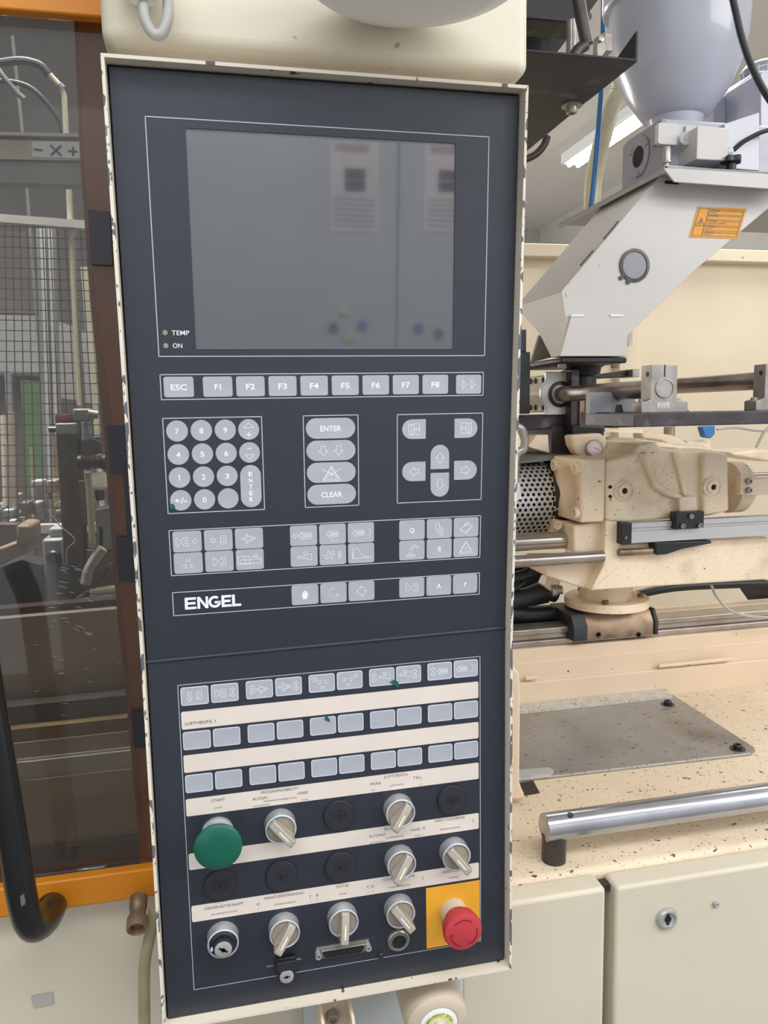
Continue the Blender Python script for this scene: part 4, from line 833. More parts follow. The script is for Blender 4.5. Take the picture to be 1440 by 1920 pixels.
bdy('lower_block', [(1136, 970), (1172, 975), (1166, 1022), (1440, 1006), (1446, 1090), (1434, 1087), (1106, 1108), (1135, 1050)], YI + .004, YI + .17, bev=.004)
bdy('corner_web', [(1136, 976), (1164, 980), (1162, 1060), (1108, 1107), (1132, 1060)], YI - .001, YI + .05, bev=.002)
bdy('right_block', [(1318, 848), (1366, 852), (1367, 960), (1318, 968)], YI - .012, YI + .12, bev=.007)
bdy('rear_crown', [(1128, 862), (1200, 822), (1252, 830), (1330, 836), (1330, 880), (1128, 880)], YI + .06, YI + .2, bev=.01)
# saddle shaped waist between the two bosses
g = G(); A = [W(x, y, YI - .012) for x, y in ((1204, 850), (1216, 846), (1234, 905), (1262, 922), (1284, 930), (1276, 938), (1250, 930), (1226, 914))]
g.prism(A, [p + Vector((0, .03, 0)) for p in A]); g.build('saddle_rib', 'casting', inj, bevel=.006, seg=3)
g = G(); A = [W(x, y, YI - .008) for x, y in ((1262, 846), (1270, 852), (1284, 895), (1290, 928), (1282, 930), (1276, 898), (1266, 866))]
g.prism(A, [p + Vector((0, .02, 0)) for p in A]); g.build('saddle_rib', 'casting', inj, bevel=.004, seg=3)
bdy('lug', [(1274, 932), (1306, 930), (1308, 962), (1274, 964)], YI - .014, YI + .02, bev=.003)
for x, y, r in ((1169, 920, .0205), (1335, 913, .0195)):
    p = W(x, y, YI if x < 1300 else YI - .012); b_ = G().lathe([(r, 0), (r, .002), (r - .002, .003), (r - .004, .001), (r * .62, .001), (r * .6, .005), (r * .3, .006), (r * .26, .002), (0, .002)], p, (0, -1, 0), 32).build('plug_screw', 'casting', inj)
    G().plate(circ(0, 0, r * .27, 0, 300, 5), .003, .0035, T(p) @ Matrix.Rotation(math.pi / 2, 4, 'X')).build('hex_socket', 'gap_black', b_)
for y in (913, 931): G().lathe([(.0035, 0), (.0035, .0008), (0, .0008)], W(1144, y, YI), (0, -1, 0), 14).build('small_hole', 'gap_black', inj)
# lower bracket left of the corner
lb_ = bdy('rod_bracket', [(1076, 985), (1132, 978), (1134, 1040), (1076, 1036)], YI + .02, YI + .09, bev=.004)
bdy('bracket_face', [(1044, 975), (1080, 980), (1082, 1024), (1044, 1022)], YI + .075, YI + .12, bev=.003)
bdy('lower_web', [(1018, 1052), (1130, 1050), (1106, 1106), (1076, 1098), (1024, 1080)], YI + .03, YI + .12, m='rust_steel' if False else 'casting', bev=.004)
for x, y in ((1047, 984), (1073, 988), (1057, 1070)): bolt(inj, W(x, y, YI + .072), (-.6, -1, 0), .009, .010, 'casting', 'bracket_bolt')
# barrel flange and cylinder to the right
g = G(); p = W(1366, 912, YI + .05); G().lathe([(.052, 0), (.052, .028), (.046, .036), (0, .036)], (p.x - .002, YI + .055, p.z - .002), (1, 0, 0), 40).build('round_flange', 'casting', inj)
rd = G().cyl((p.x + .03, YI + .06, p.z + .012), (p.x + .3, YI + .06, p.z + .012), .013, n=20).build('piston_rod', 'rod'); tag(rd, 'bright piston rod leaving the round cast flange', 'rod')
cl_ = thing('rod_clamp', 'cream flat clamp bar with two socket bolts beside the piston rod', 'clamp')
g = G(); bp(g, 1389, 893, 1402, 928, .605, .62); g.build('clamp_foot', 'casting', cl_, bevel=.002)
g = G(); bp(g, 1400, 896, 1500, 927, .605, .63); g.build('clamp_bar', 'casting', cl_, bevel=.002)
for y in (902, 919): bolt(cl_, W(1402, y, .604), (0, -1, 0), .0062, .008, 'steel')
# pedestal flange
pf_ = thing('pivot_flange', 'cream bolted pivot flange between the housing and the rail carriage', 'flange')
yc = .745; pc = W(1137, 1140, yc - .086); zf = W(1137, 1141, yc - .086).z
G().lathe([(.086, -.014), (.086, .0), (.084, .002), (.05, .002), (.05, .004), (0, .004)], (W(1137, 1120, yc).x, yc, zf), (0, 0, 1), 56).build('flange_disc', 'casting', pf_)
G().cyl((W(1136, 1110, yc).x, yc, zf), (W(1136, 1110, yc).x, yc, zf + .06), .054, n=44).build('pivot_barrel', 'casting', pf_)
for a_ in (-2.1, -.35, -1.2 + math.pi): bolt(pf_, (W(1137, 1120, yc).x + .069 * math.cos(a_), yc + .069 * math.sin(a_), zf + .002), (0, 0, 1), .007, .007, 'rust_steel')
# measuring rail (white) with black slider
mr = thing('measuring_rail', 'white aluminium position transducer rail with a black end cap', 'rail')
q0 = W(1186, 978, .575); q1 = W(1186, 1020, .575)
def rb_(nm, ya, yb, Y, m, x0=1184): 
    g = G(); A = [W(x0, ya, Y), W(1500, ya - 18, Y), W(1500, yb - 16, Y), W(x0, yb, Y)]; z_a = A[0].z; z_b = A[3].z; g.box(A[0].x, 1.25, Y, .624, z_a, z_b); return g.build(nm, m, mr, bevel=.001)
rb_('rail_face', 997, 1019, .600, 'alu_white'); rb_('rail_groove', 990, 998, .606, 'alu'); rb_('rail_top', 981, 991, .603, 'alu_white')
g = G(); bp(g, 1166, 981, 1185, 1021, .600, .624); g.build('end_cap', 'black_plastic', mr, bevel=.0015); bolt(mr, W(1173, 1008, .5995), (0, -1, 0), .0025, .002, 'steel', 'cap_screw')
bk = thing('sensor_slider', 'black slider block with three socket bolts on the white rail', 'block')
g = G(); bp(g, 1268, 960, 1320, 991, .588, .61); g.build('slider_body', 'black_plastic', bk, bevel=.0012)
for x, y in ((1279, 986), (1311, 985), (1295, 968)): bolt(bk, W(x, y, .5875), (0, -1, 0), .0048, .005, 'steel')
dr = thing('drive_link', 'brown link rod with a ball joint entering a black wedge boot', 'link')
G().cyl(W(1160, 1036, .612), W(1218, 1033, .612), .0072, n=16).build('link_rod', 'rust_steel', dr)
G().lathe([(.003, 0), (.004, .004), (.0065, .008), (.004, .013), (.003, .016)], W(1218, 1032, .612), (1, 0, 0), 16).build('ball_joint', 'satin_chrome', dr)
g = G(); A = [W(x, y, .6) for x, y in ((1228, 1016), (1334, 1013), (1336, 1019), (1280, 1030), (1250, 1040), (1230, 1041))]; g.prism(A, [p + Vector((0, .028, 0)) for p in A]); g.build('wedge_boot', 'black_plastic', dr, bevel=.003)
# guide rods to the left
for x0, x1, y0, y1, Y, r, lb in ((940, 1064, 1014, 1012, .68, .0165, 'thick grooved guide rod entering the upper bracket'), (940, 1130, 1047, 1043, .62, .0115, 'thin bright guide rod below the grooved rod')):
    a = W(x0, y0, Y); b = W(x1, y1, Y); z_ = b.z
    o = G(); o.cyl((a.x - .05, Y, z_), (b.x, Y, z_), r, n=24); tag(o.build('guide_rod', 'rod'), lb, 'rod')
G().lathe([(.019, 0), (.019, .004), (.017, .005)], (W(1064, 1012, .68).x - .003, .68, W(1064, 1012, .68).z), (1, 0, 0), 24).build('rod_seal', 'rubber', inj)
# perforated guard: rolled sheet with real holes
pg = thing('perforated_guard', 'rolled perforated silver guard around the barrel beside the end cap', 'guard')
cA = W(1037, 930, .725); xr = cA.x; zc_ = W(1036, 935, .80).z; RG = .088
cell = .0115; rows = 21; cols = 16; g = G()
def gp3(u, w_):                                            # u along X, w_ around
    a = math.radians(118) + w_ / RG; return (xr - u, .80 + RG * math.cos(a), zc_ + RG * math.sin(a))
for r in range(rows):
    for c in range(cols + 1):
        u0 = (c + (.5 if r % 2 else 0)) * cell; w0 = r * cell * .866
        if u0 + cell > cols * cell + .01: continue
        cu, cw = u0 + cell / 2, w0 + cell * .433; ou = []; 
        for k in range(8):
            a = 2 * math.pi * k / 8; m_ = max(abs(math.cos(a)), abs(math.sin(a))); ou.append((cu + math.cos(a) / m_ * cell / 2, cw + math.sin(a) / m_ * cell * .433))
        iu = [(cu + .0034 * math.cos(2 * math.pi * k / 8), cw + .0034 * math.sin(2 * math.pi * k / 8)) for k in range(8)]
        g.add([gp3(*p) for p in ou + iu], [(k, (k + 1) % 8, 8 + (k + 1) % 8, 8 + k) for k in range(8)], True)
g.build('perforated_sheet', 'perf', pg)
G().lathe([(.078, 0), (.078, .30)], (xr - .28, .80, zc_), (1, 0, 0), 32).build('inner_barrel', 'dark_void', pg)
G().lathe([(.084, 0), (.084, .06), (.05, .06)], (xr + .0, .80, zc_), (1, 0, 0), 32).build('barrel_neck', 'brown_dirt', pg)
g = G(); A = [W(x, y, .695) for x, y in ((960, 884), (974, 888), (978, 936), (960, 938))]; g.prism(A, [p + Vector((0, .002, 0)) for p in A]); g.build('white_tag', 'lamp_white', pg)
tp = G(); P = [W(968, 846, .85), W(1068, 846, .85), W(1072, 856, .74), W(968, 866, .74)]; tp.prism(P, [p - Vector((0, 0, .004)) for p in P]); tag(tp.build('guard_top_sheet', 'steel_gray'), 'dusty grey sheet lying over the perforated guard', 'sheet')
# barrel block, pressure gauge, column below the hopper
bb = thing('feed_block', 'brown and cream feed block under the hopper throat', 'block')
g = G(); bp(g, 1034, 800, 1072, 866, .80, .95); g.build('dark_throat', 'brown_dirt', bb)
g = G(); A = [(1070, 816), (1128, 812), (1140, 826), (1134, 856), (1100, 866), (1082, 850), (1074, 836)]; py(g, A, .73, .765); g.build('cast_collar', 'casting', bb, bevel=.005)
g = G(); bp(g, 1074, 796, 1133, 818, .76, .88); g.build('black_base', 'black_steel', bb, bevel=.002)
gg = thing('pressure_gauge', 'round white faced pressure gauge tucked behind the cast collar', 'gauge')
p = W(1115, 840, .715); dG = Vector((-.15, -1, .25)).normalized()
G().lathe([(.0165, -.02), (.0170, 0), (.0155, .002), (.0145, 0)], p, dG, 32).build('gauge_case', 'steel', gg); G().lathe([(.0150, .0008), (.0001, .0009)], p, dG, 32, cap=True).build('gauge_face', 'paper', gg)
Mg = T(p + dG * .0012) @ dG.to_track_quat('Z', 'Y').to_matrix().to_4x4(); g = G()
for k in range(20):
    a = math.radians(k * 16); g.ribbon([(.0108 * math.cos(a), .0108 * math.sin(a)), (.0132 * math.cos(a), .0132 * math.sin(a))], .0006, 0, M=Mg, h=0)
g.ribbon([(-.002, .001), (.0095, -.004)], .001, 0, M=Mg, h=.0001); g.build('gauge_scale', 'print_dark', gg)
gl = G(); A = [(995, 832), (1006, 816), (1028, 815), (1031, 850), (990, 838)]; py(gl, A, .78, .82); tag(gl.build('cream_lug', 'casting', bevel=.002), 'chipped cream lug standing on the grey guard sheet', 'lug')
rg = G().tube([W(968, 800, .6), W(978, 806, .6), W(983, 822, .6), W(981, 842, .6), W(972, 848, .6), W(966, 862, .6), W(966, 905, .6)], .008, 12).build('lifting_eye', 'steel'); tag(rg, 'rounded steel lifting eye beside the console rim', 'ring')
# upper plates behind the housing
ub = thing('pivot_lever', 'curved cream lever arm lying behind the housing', 'arm')
g = G(); py(g, [(1202, 812), (1212, 808), (1262, 816), (1300, 836), (1303, 844), (1296, 850), (1270, 842), (1240, 828), (1204, 824)], .84, .88); g.build('arm_body', 'casting', ub, bevel=.006)
g = G(); py(g, [(1134, 803), (1206, 806), (1206, 812), (1134, 810)], .80, .90); tag(g.build('cream_bar', 'guard_cream'), 'thin cream bar under the swivel plate', 'bar')
g = G(); py(g, [(1140, 828), (1196, 826), (1190, 842), (1142, 846)], .80, .84); tag(g.build('cream_ledge', 'casting'), 'dull cream ledge right behind the pressure gauge', 'ledge')
g = G(); py(g, [(1288, 826), (1332, 824), (1334, 846), (1290, 850)], .86, .94); tag(g.build('cream_hump', 'guard_cream', bevel=.004), 'cream box end behind the curved lever arm', 'box')
# right rear hose guard
g = G(); py(g, [(1366, 848), (1440, 842), (1460, 862), (1440, 866), (1380, 856)], .80, .90); tag(g.build('rear_cover', 'casting', bevel=.006), 'rounded cream cover above the piston rod', 'cover')
tag(G().tube([W(1480, 788, .9), W(1440, 802, .9), W(1418, 838, .9)], .0035, 8).build('grey_tube', 'cable_gray'), 'thin grey tube with a metal end above the piston rod', 'tube')
tag(G().tube([W(1345, 805, .95), W(1380, 802, .95), W(1430, 808, .95), W(1480, 800, .95)], .003, 8).build('grey_tube', 'cable_gray'), 'thin grey tube running level behind the blue tape', 'tube')
g = G(); py(g, [(1316, 800), (1342, 798), (1341, 814), (1334, 822), (1322, 820)], .84, .86); tag(g.build('blue_tape', 'tape_blue', bevel=.003), 'crumpled bit of blue tape under the swivel plate', 'tape')
tag(G().cyl(W(1255, 800, .86), W(1255, 818, .86), .012, n=16).build('steel_pin', 'steel'), 'short steel pin under the swivel plate', 'pin')
tag(G().tube([W(1333, 1096, .66), W(1345, 1120, .66), W(1370, 1145, .66), W(1410, 1156, .66), W(1480, 1158, .66)], .0028, 10).build('grey_cable', 'cable_gray'), 'thin grey cable curving from under the housing across the rail', 'cable')
bh = thing('black_hose_bundle', 'bundle of oily black hoses left of the pivot flange', 'hoses')
for P, r in (([(940, 1130), (985, 1120), (1020, 1108), (1042, 1112)], .02), ([(950, 1085), (985, 1078), (1010, 1062), (1030, 1080)], .012), ([(960, 1150), (1000, 1152), (1050, 1148)], .016), ([(965, 1105), (985, 1088), (1002, 1062)], .006)):
    G().tube([W(x, y, .78) for x, y in P], r, 12).build('hose', 'cable', bh)
G().lathe([(.012, 0), (.012, .01), (.009, .012), (.009, .022)], W(1034, 1108, .74), (1, -.2, .1), 16).build('hose_fitting', 'steel', bh)
g = G(); py(g, [(1036, 1060), (1050, 1066), (1052, 1092), (1038, 1112), (1022, 1100), (1030, 1084)], .74, .78); tag(g.build('cast_ear', 'casting', bevel=.003), 'broken cream cast ear above the hose fitting', 'lug')
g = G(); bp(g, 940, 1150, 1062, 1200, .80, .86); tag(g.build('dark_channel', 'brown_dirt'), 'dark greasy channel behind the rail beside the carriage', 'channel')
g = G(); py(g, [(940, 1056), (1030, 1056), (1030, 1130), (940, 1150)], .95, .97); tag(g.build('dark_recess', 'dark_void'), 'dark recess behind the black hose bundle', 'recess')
tag(G().tube([W(1180, 1118, .92), W(1260, 1102, .92), W(1360, 1096, .92), W(1500, 1092, .92)], .010, 12).build('black_pipe', 'black_plastic'), 'black pipe running level under the housing', 'pipe')
g = G(); py(g, [(1396, 1094), (1500, 1092), (1500, 1135), (1424, 1134)], .95, .99); tag(g.build('dark_rear_guard', 'blued'), 'dark angled sheet below the right end of the housing', 'sheet')
# ================================================================ SWIVEL PLATE, SHAFTS, BEARINGS
sp = thing('swivel_plate', 'thick blued steel plate carrying the shaft supports', 'plate')
a = W(1190, 775, .37); b = W(1190, 802, .37); xp = a.x; zp1 = a.z; zp0 = W(1190, 801, .37).z
G().box(xp, 1.3, .37, .53, zp0, zp1).build('plate_body', 'blued', sp, bevel=.0015)
g = G(); g.box(W(1098, 790, .60).x, W(1250, 790, .6).x, .531, .62, W(1100, 801, .60).z, W(1100, 773, .60).z); g.build('rear_plate', 'black_steel', sp)
def support(px0, px1, y0, yb, yt, lab):
    s_ = thing('shaft_support', lab, 'bearing support'); Y = .42
    X0, X1 = W(px0, 750, Y).x, W(px1, 750, Y).x; xm = (X0 + X1) / 2; hw = .028; zt_ = W((px0 + px1) / 2, yt, Y).z; zb_ = zp1
    g = G(); g.prism([(X0 - .016, Y, zb_), (X1 + .020, Y, zb_), (X1 + .020, Y, zb_ + .016), (X1, Y, zb_ + .02), (X1, Y, zt_), (X0, Y, zt_), (X0, Y, zb_ + .02), (X0 - .016, Y, zb_ + .016)],
                     [(X0 - .016, Y + .03, zb_), (X1 + .020, Y + .03, zb_), (X1 + .020, Y + .03, zb_ + .016), (X1, Y + .03, zb_ + .02), (X1, Y + .03, zt_), (X0, Y + .03, zt_), (X0, Y + .03, zb_ + .02), (X0 - .016, Y + .03, zb_ + .016)])
    g.build('support_body', 'steel', s_, bevel=.001)
    pc_ = W((px0 + px1) / 2 + 1, y0, Y)
    G().lathe([(.0160, 0), (.0160, .0015), (.0148, .002), (.0146, .0005), (0, .0005)], (pc_.x, Y, pc_.z), (0, -1, 0), 36).build('shaft_end', 'steel', s_)
    G().box(pc_.x - .0008, pc_.x + .0008, Y - .0006, Y + .001, pc_.z + .018, zt_).build('clamp_slot', 'gap_black', s_)
    g = G(); A = Vector((pc_.x - .012, Y, zb_ + .006)); g.box(A.x, A.x + .022, Y - .0006, Y + .001, A.z, A.z + .010); lp_ = g.build('type_plate', 'alu', s_, bevel=.0004)
    g = G(); Mt = T((A.x, Y - .0007, A.z)) @ Matrix.Rotation(math.pi / 2, 4, 'X'); g.text('HLC', .006, .015, .0062, .0022, 0, 0, Mt); g.text('SHA-30', .003, .019, .002, .0022, 0, 0, Mt); g.build('plate_lettering', 'print_dark', lp_)
    bolt(s_, (X0 + .0, Y + .012, zt_ - .014), (-1, 0, 0), .004, .001, 'steel_dark', 'clamp_screw')
    for xx in (X0 - .008, X1 + .010): bolt(s_, (xx, Y + .015, zb_ + .016), (0, 0, 1), .006, .006, 'steel')
    return pc_
pA_ = support(1220, 1269, 728, 770, 684, 'grey steel shaft support in front of the feed throat')
pB_ = support(1434, 1486, 712, 770, 682, 'grey steel shaft support cut by the picture edge')
for p, y1, lb in ((pA_, .80, 'polished brown shaft running from bearing housing to the nearer support'), (pB_, .80, 'polished brown shaft behind the far support')):
    tag(G().cyl((p.x, .43, p.z), (p.x, y1, p.z), .0153, n=32).build('guide_shaft', 'shaft'), lb, 'shaft')
bh_ = thing('bearing_housing', 'beige linear bearing housing with an aluminium end plate and bolt rows', 'bearing')
px_ = pA_.x; Yh = .80; k_ = (Yh + .7139)
zA, zB_ = W(1040, 697, Yh).z, W(1040, 778, Yh).z; zl0 = 0
def oct_(x0, x1, z0, z1, c): return [(x0 + c, z0), (x1, z0), (x1, z1), (x0 + c, z1), (x0 + c, z1 - .018), (x0, z1 - .034), (x0, z0 + .034), (x0 + c, z0 + .018)]
xl, xrr = W(1015, 740, Yh).x, W(1070, 740, Yh).x
P = oct_(xl, xrr, zB_, zA, .011); g = G(); g.prism([(x, Yh, z) for x, z in P], [(x, Yh + .012, z) for x, z in P]); g.build('end_plate', 'alu', bh_, bevel=.0015)
P = [(x, z * 1) for x, z in oct_(xl + .003, xrr, zB_ + .006, zA - .006, .010)]; g = G(); g.prism([(x, Yh + .012, z) for x, z in P], [(x, Yh + .20, z) for x, z in P]); g.build('housing_body', 'cream_plastic', bh_, bevel=.002)
G().lathe([(.027, 0), (.027, .002), (.020, .003), (.018, -.004)], (px_, Yh, pA_.z), (0, -1, 0), 32, cap=False).build('bearing_ring', 'black_plastic', bh_)
for yy in (.02, .06, .085, .13):
    for zz in (zA - .016, zB_ + .016): bolt(bh_, (xl + .013, Yh + yy, zz), (-1, 0, 0), .006, .003, 'steel_dark')
vp = thing('upright_plates', 'pair of upright steel plates beside the bearing end plate', 'plates')
for x0, x1, y0, y1, Y, m in ((1071, 1086, 693, 807, .775, 'blued'), (1087, 1096, 750, 806, .77, 'rust_steel'), (1086, 1108, 750, 772, .80, 'brown_dirt')):
    g = G(); bp(g, x0, y0, x1, y1, Y, Y + .05); g.build('plate', m, vp, bevel=.001)
g = G(); bp(g, 960, 778, 1080, 805, .81, .96); tag(g.build('mounting_plate', 'blued', bevel=.002), 'dark steel base plate under the bearing housing', 'plate')
g = G(); bp(g, 1106, 735, 1192, 775, .56, .575); lv = g.build('side_sheet', 'lilac_dark'); tag(lv, 'greyish side sheet behind the polished shaft', 'sheet')
g = G(); A = [W(x, y, .46) for x, y in ((1152, 774), (1155, 759), (1166, 758), (1169, 774))]; g.prism(A, [p + Vector((0, .012, 0)) for p in A]); tag(g.build('black_wedge', 'black_plastic'), 'small black wedge on the swivel plate under the shaft', 'wedge')
g = G(); py(g, [(1118, 702), (1186, 693), (1188, 706), (1120, 710)], .9, .93); tag(g.build('black_lever', 'black_plastic', bevel=.002), 'flat black lever behind the polished shaft', 'lever')
g = G(); bp(g, 1186, 692, 1199, 707, .88, .94); tag(g.build('lever_end', 'steel', bevel=.001), 'small steel block at the end of the black lever', 'block')
tr = thing('feed_throat', 'black conical feed throat on a steel ring under the chute', 'throat')
pt = W(1092, 676, .86); 
G().lathe([(.030, -.060), (.030, -.015), (.036, -.012), (.040, .004), (.068, .02)], (pt.x, .86, pt.z - .02), (0, 0, 1), 40).build('throat_cone', 'black_plastic', tr)
G().lathe([(.036, -.1), (.036, -.058), (.03, -.056)], (pt.x, .86, pt.z - .02), (0, 0, 1), 36).build('steel_ring', 'steel', tr)
G().cyl((pt.x, .86, pt.z - .34), (pt.x, .86, pt.z - .11), .036, n=28).build('throat_pipe', 'brown_dirt', tr)
# ================================================================ CHUTE AND HOPPER
ch = thing('hopper_chute', 'light grey sloping hopper chute with a round sight window and yellow warning sticker', 'chute')
YC = .72; YD = .95
poly = [(1236, 330), (1500, 352), (1500, 352), (1440, 390), (1180, 632), (1172, 642), (1066, 640), (1063, 612), (1052, 546)]
poly = [(1236, 330), (1520, 352), (1440, 391), (1305, 505), (1178, 628), (1176, 668), (1050, 668), (1062, 612), (1052, 546)]
g = G(); A = [W(x, y, YC) for x, y in poly]; bk = [YD, YD, YD, YD, YC + .17, YC + .06, YC + .04, YC + .13, YD]; g.prism(A, [(p.x, k, p.z) for p, k in zip(A, bk)]); g.build('chute_body', 'ral_white', ch, bevel=.0012, seg=2)
g = G(); A = [W(x, y, YC - .006) for x, y in ((1071, 592), (1170, 592), (1178, 668), (1050, 668))]; g.prism(A, [p + Vector((0, .006, 0)) for p in A]); g.build('front_gusset', 'ral_white', ch, bevel=.001)
for x in (1082, 1156): 
    G().tube([W(x - 12, 592, YC - .006), W(x + 12, 592, YC - .006)], .003, 8, sub=1).build('weld_bead', 'lamp_white', ch)
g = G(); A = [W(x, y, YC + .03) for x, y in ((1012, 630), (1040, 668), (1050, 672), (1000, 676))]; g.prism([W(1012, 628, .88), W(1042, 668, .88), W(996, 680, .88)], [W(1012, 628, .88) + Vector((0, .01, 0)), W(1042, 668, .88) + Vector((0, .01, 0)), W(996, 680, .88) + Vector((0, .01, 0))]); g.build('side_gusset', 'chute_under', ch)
g = G(); A = [(1000, 678), (1050, 670), (1176, 668), (1174, 674), (1120, 682), (1060, 680), (996, 688)]
xA0, xA1 = W(1052, 672, YC - .008).x, W(1176, 670, YC - .008).x; zf_ = W(1110, 671, YC - .008).z
G().box(xA0, xA1, YC - .008, YD + .02, zf_ - .010, zf_ + .001).build('base_flange', 'black_steel', ch, bevel=.003)
for X_, Y_ in ((xA0 + .016, YC + .02), (xA1 - .016, YC + .01), (xA0 + .016, YD - .01)): bolt(ch, (X_, Y_, zf_ - .010), (0, 0, -1), .008, .009, 'steel')
# edge pieces: dark gaps on the slope edge
for q in ([(1132, 448), (1159, 415)], [(1088, 498), (1112, 470)]):
    G().tube([W(q[0][0], q[0][1], YC - .0015), W(q[1][0], q[1][1], YC - .0015)], .0016, 6, sub=1).build('edge_gap', 'steel_dark', ch)
wd_ = W(1189, 498, YC); 
sg = G().lathe([(.0320, 0), (.0320, .003), (.0262, .0035), (.0262, .001), (0, .001)], wd_, (0, -1, 0), 40).build('retaining_ring', 'steel_dark', ch, label='dark snap ring around the sight window')
G().lathe([(.026, .001), (.025, .0022), (0, .0026)], wd_, (0, -1, 0), 36).build('sight_glass', 'lilac_dark', sg)
for k in (-1, 1):
    g = G(); pq = W(1172 if k > 0 else 1165, 523 if k < 0 else 527, YC); 
    g.lathe([(.0045, 0), (.0045, .0035), (.002, .0035), (.0018, .002), (0, .002)], W(1164, 521, YC) if k < 0 else W(1177, 529, YC), (0, -1, 0), 14); g.build('ring_lug', 'steel_dark', sg)
SQ = [W(x, y, YC - .0012) for x, y in ((1292, 445), (1383, 448), (1401, 391), (1309, 387))]
g = G(); g.prism(SQ, [p + Vector((0, .001, 0)) for p in SQ]); stk = g.build('warning_sticker', 'sticker', ch, label='yellow five language warning sticker')
Ms = Matrix(((SQ[1].x - SQ[0].x, SQ[3].x - SQ[0].x, 0, SQ[0].x), (0, 0, -1, SQ[0].y - .0004), (SQ[1].z - SQ[0].z, SQ[3].z - SQ[0].z, 0, SQ[0].z), (0, 0, 0, 1)))
g = G()
for a_, b_ in (((.04, .06), (.96, .06)), ((.96, .06), (.96, .94)), ((.96, .94), (.04, .94)), ((.04, .94), (.04, .06)), ((.24, .06), (.24, .94)), ((.24, .76), (.96, .76)), ((.24, .60), (.96, .60)), ((.24, .42), (.96, .42)), ((.24, .24), (.96, .24))): g.ribbon([a_, b_], .012, 0, M=Ms, h=0)
g.ribbon([(.06, .38), (.22, .38), (.14, .62)], .014, 0, True, Ms, h=0); g.ribbon([(.14, .54), (.14, .46)], .02, 0, M=Ms, h=0); g.ribbon([(.14, .43), (.14, .415)], .02, 0, M=Ms, h=0)
for y, w1, l1, l2 in ((.86, 'ATTENZIONE', 'TOGLIERE TENSIONE PRIMA DI APRIRE', 'IL COPERCHIO'), (.69, 'WARNING', 'SWITCH-OFF MACHINE BEFORE OPENING', 'IT'), (.525, 'ACHTUNG', 'VOR OFFNEN DES DECKELS DIE', 'SPANNUNGSVERSORGUNG UNTERBRECHEN'), (.345, 'ATTENTION', "COUPER LA TENSION AVANT D'OUVRIR", 'LE COUVERCLE'), (.155, 'ATENCION', 'DESCONECTAR LA TENSION ANTES DE', 'ABRIR LA TAPA')):
    g.text(w1, .26, .47, y, .055, 0, .03, Ms); g.text(l1, .49, .94, y, .045, 0, 0, Ms); g.text(l2, .26, .26 + .013 * len(l2), y - .065, .042, 0, 0, Ms)
g.build('sticker_print', 'print_dark', stk)
# top flange plates
tf = thing('slide_flange', 'white bent flange plate between the chute and the hopper base', 'flange')
YT = .665
g = G(); A = [W(x, y, YT) for x, y in ((1247, 309), (1258, 310), (1500, 328), (1500, 358), (1265, 341), (1246, 318))]
g.prism(A, [p + Vector((0, .004, 0)) for p in A]); g.build('front_lip', 'ral_white', tf, bevel=.0008)
A = W(1247, 311, YT); z_ = A.z
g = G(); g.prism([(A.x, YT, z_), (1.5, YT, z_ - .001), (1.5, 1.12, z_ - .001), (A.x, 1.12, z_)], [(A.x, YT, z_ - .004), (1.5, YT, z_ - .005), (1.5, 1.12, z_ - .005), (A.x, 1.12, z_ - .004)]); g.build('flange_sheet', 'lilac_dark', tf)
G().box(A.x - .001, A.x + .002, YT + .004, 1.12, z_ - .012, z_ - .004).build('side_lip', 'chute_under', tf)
g = G(); q = W(1248, 341, YC - .003); g.box(q.x, q.x + .028, YC - .004, YC - .001, q.z - .003, q.z + .002); g.build('slot', 'gap_black', tf)
hbse = thing('slide_gate', 'lilac grey cast hopper base with an oval opening and rounded top', 'hopper base')
zt0 = z_; YH0, YH1 = .74, 1.02
# left end plate faces -X and slopes; body box
XL = WX(1166, 380, 0.0 + W(1250, 300, .74).x).x
xb0 = W(1236, 260, .745).x; YH1 = WX(1167, 380, xb0).y - .004
pts = [(YH0, zt0), (YH1 + .02, zt0), (YH1 + .02, zt0 + .12), (YH0 + .10, zt0 + .145), (YH0, zt0 + .145)]
g = G(); g.box(xb0, 1.45, YH0, YH1, zt0, W(1260, 222, .745).z); g.build('base_body', 'lilac', hbse, bevel=.012, seg=4)
Xs = xb0 + .0
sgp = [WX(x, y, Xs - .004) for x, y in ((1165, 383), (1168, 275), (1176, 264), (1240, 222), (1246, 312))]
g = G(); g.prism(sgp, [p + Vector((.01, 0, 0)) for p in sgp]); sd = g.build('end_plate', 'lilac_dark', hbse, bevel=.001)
oc = WX(1197, 294, Xs - .005)
G().lathe([(.040, 0), (.040, .0008), (0, .0008)], oc, (-1, 0, 0), 40).build('raised_ring', 'lilac_dark', sd)
G().lathe([(.0165 * 1.25, .001), (.0165 * 1.25, .0014), (0, .0014)], oc, (-1, 0, 0), 36).build('round_opening', 'dark_void', sd)
for x, y in ((1183, 287), (1212, 268), (1195, 327)): G().lathe([(.007, 0), (.006, .003), (0, .0032)], WX(x, y, Xs - .005), (-1, 0, 0), 20).build('button_screw', 'lilac_dark', sd)
pl_ = G(); py(pl_, [(1358, 232), (1424, 211), (1424, 320), (1358, 315)], .70, .745); tag(pl_.build('motor_guard', 'hopper_blue', bevel=.001), 'folded pale blue guard sheet beside the hopper base', 'guard')
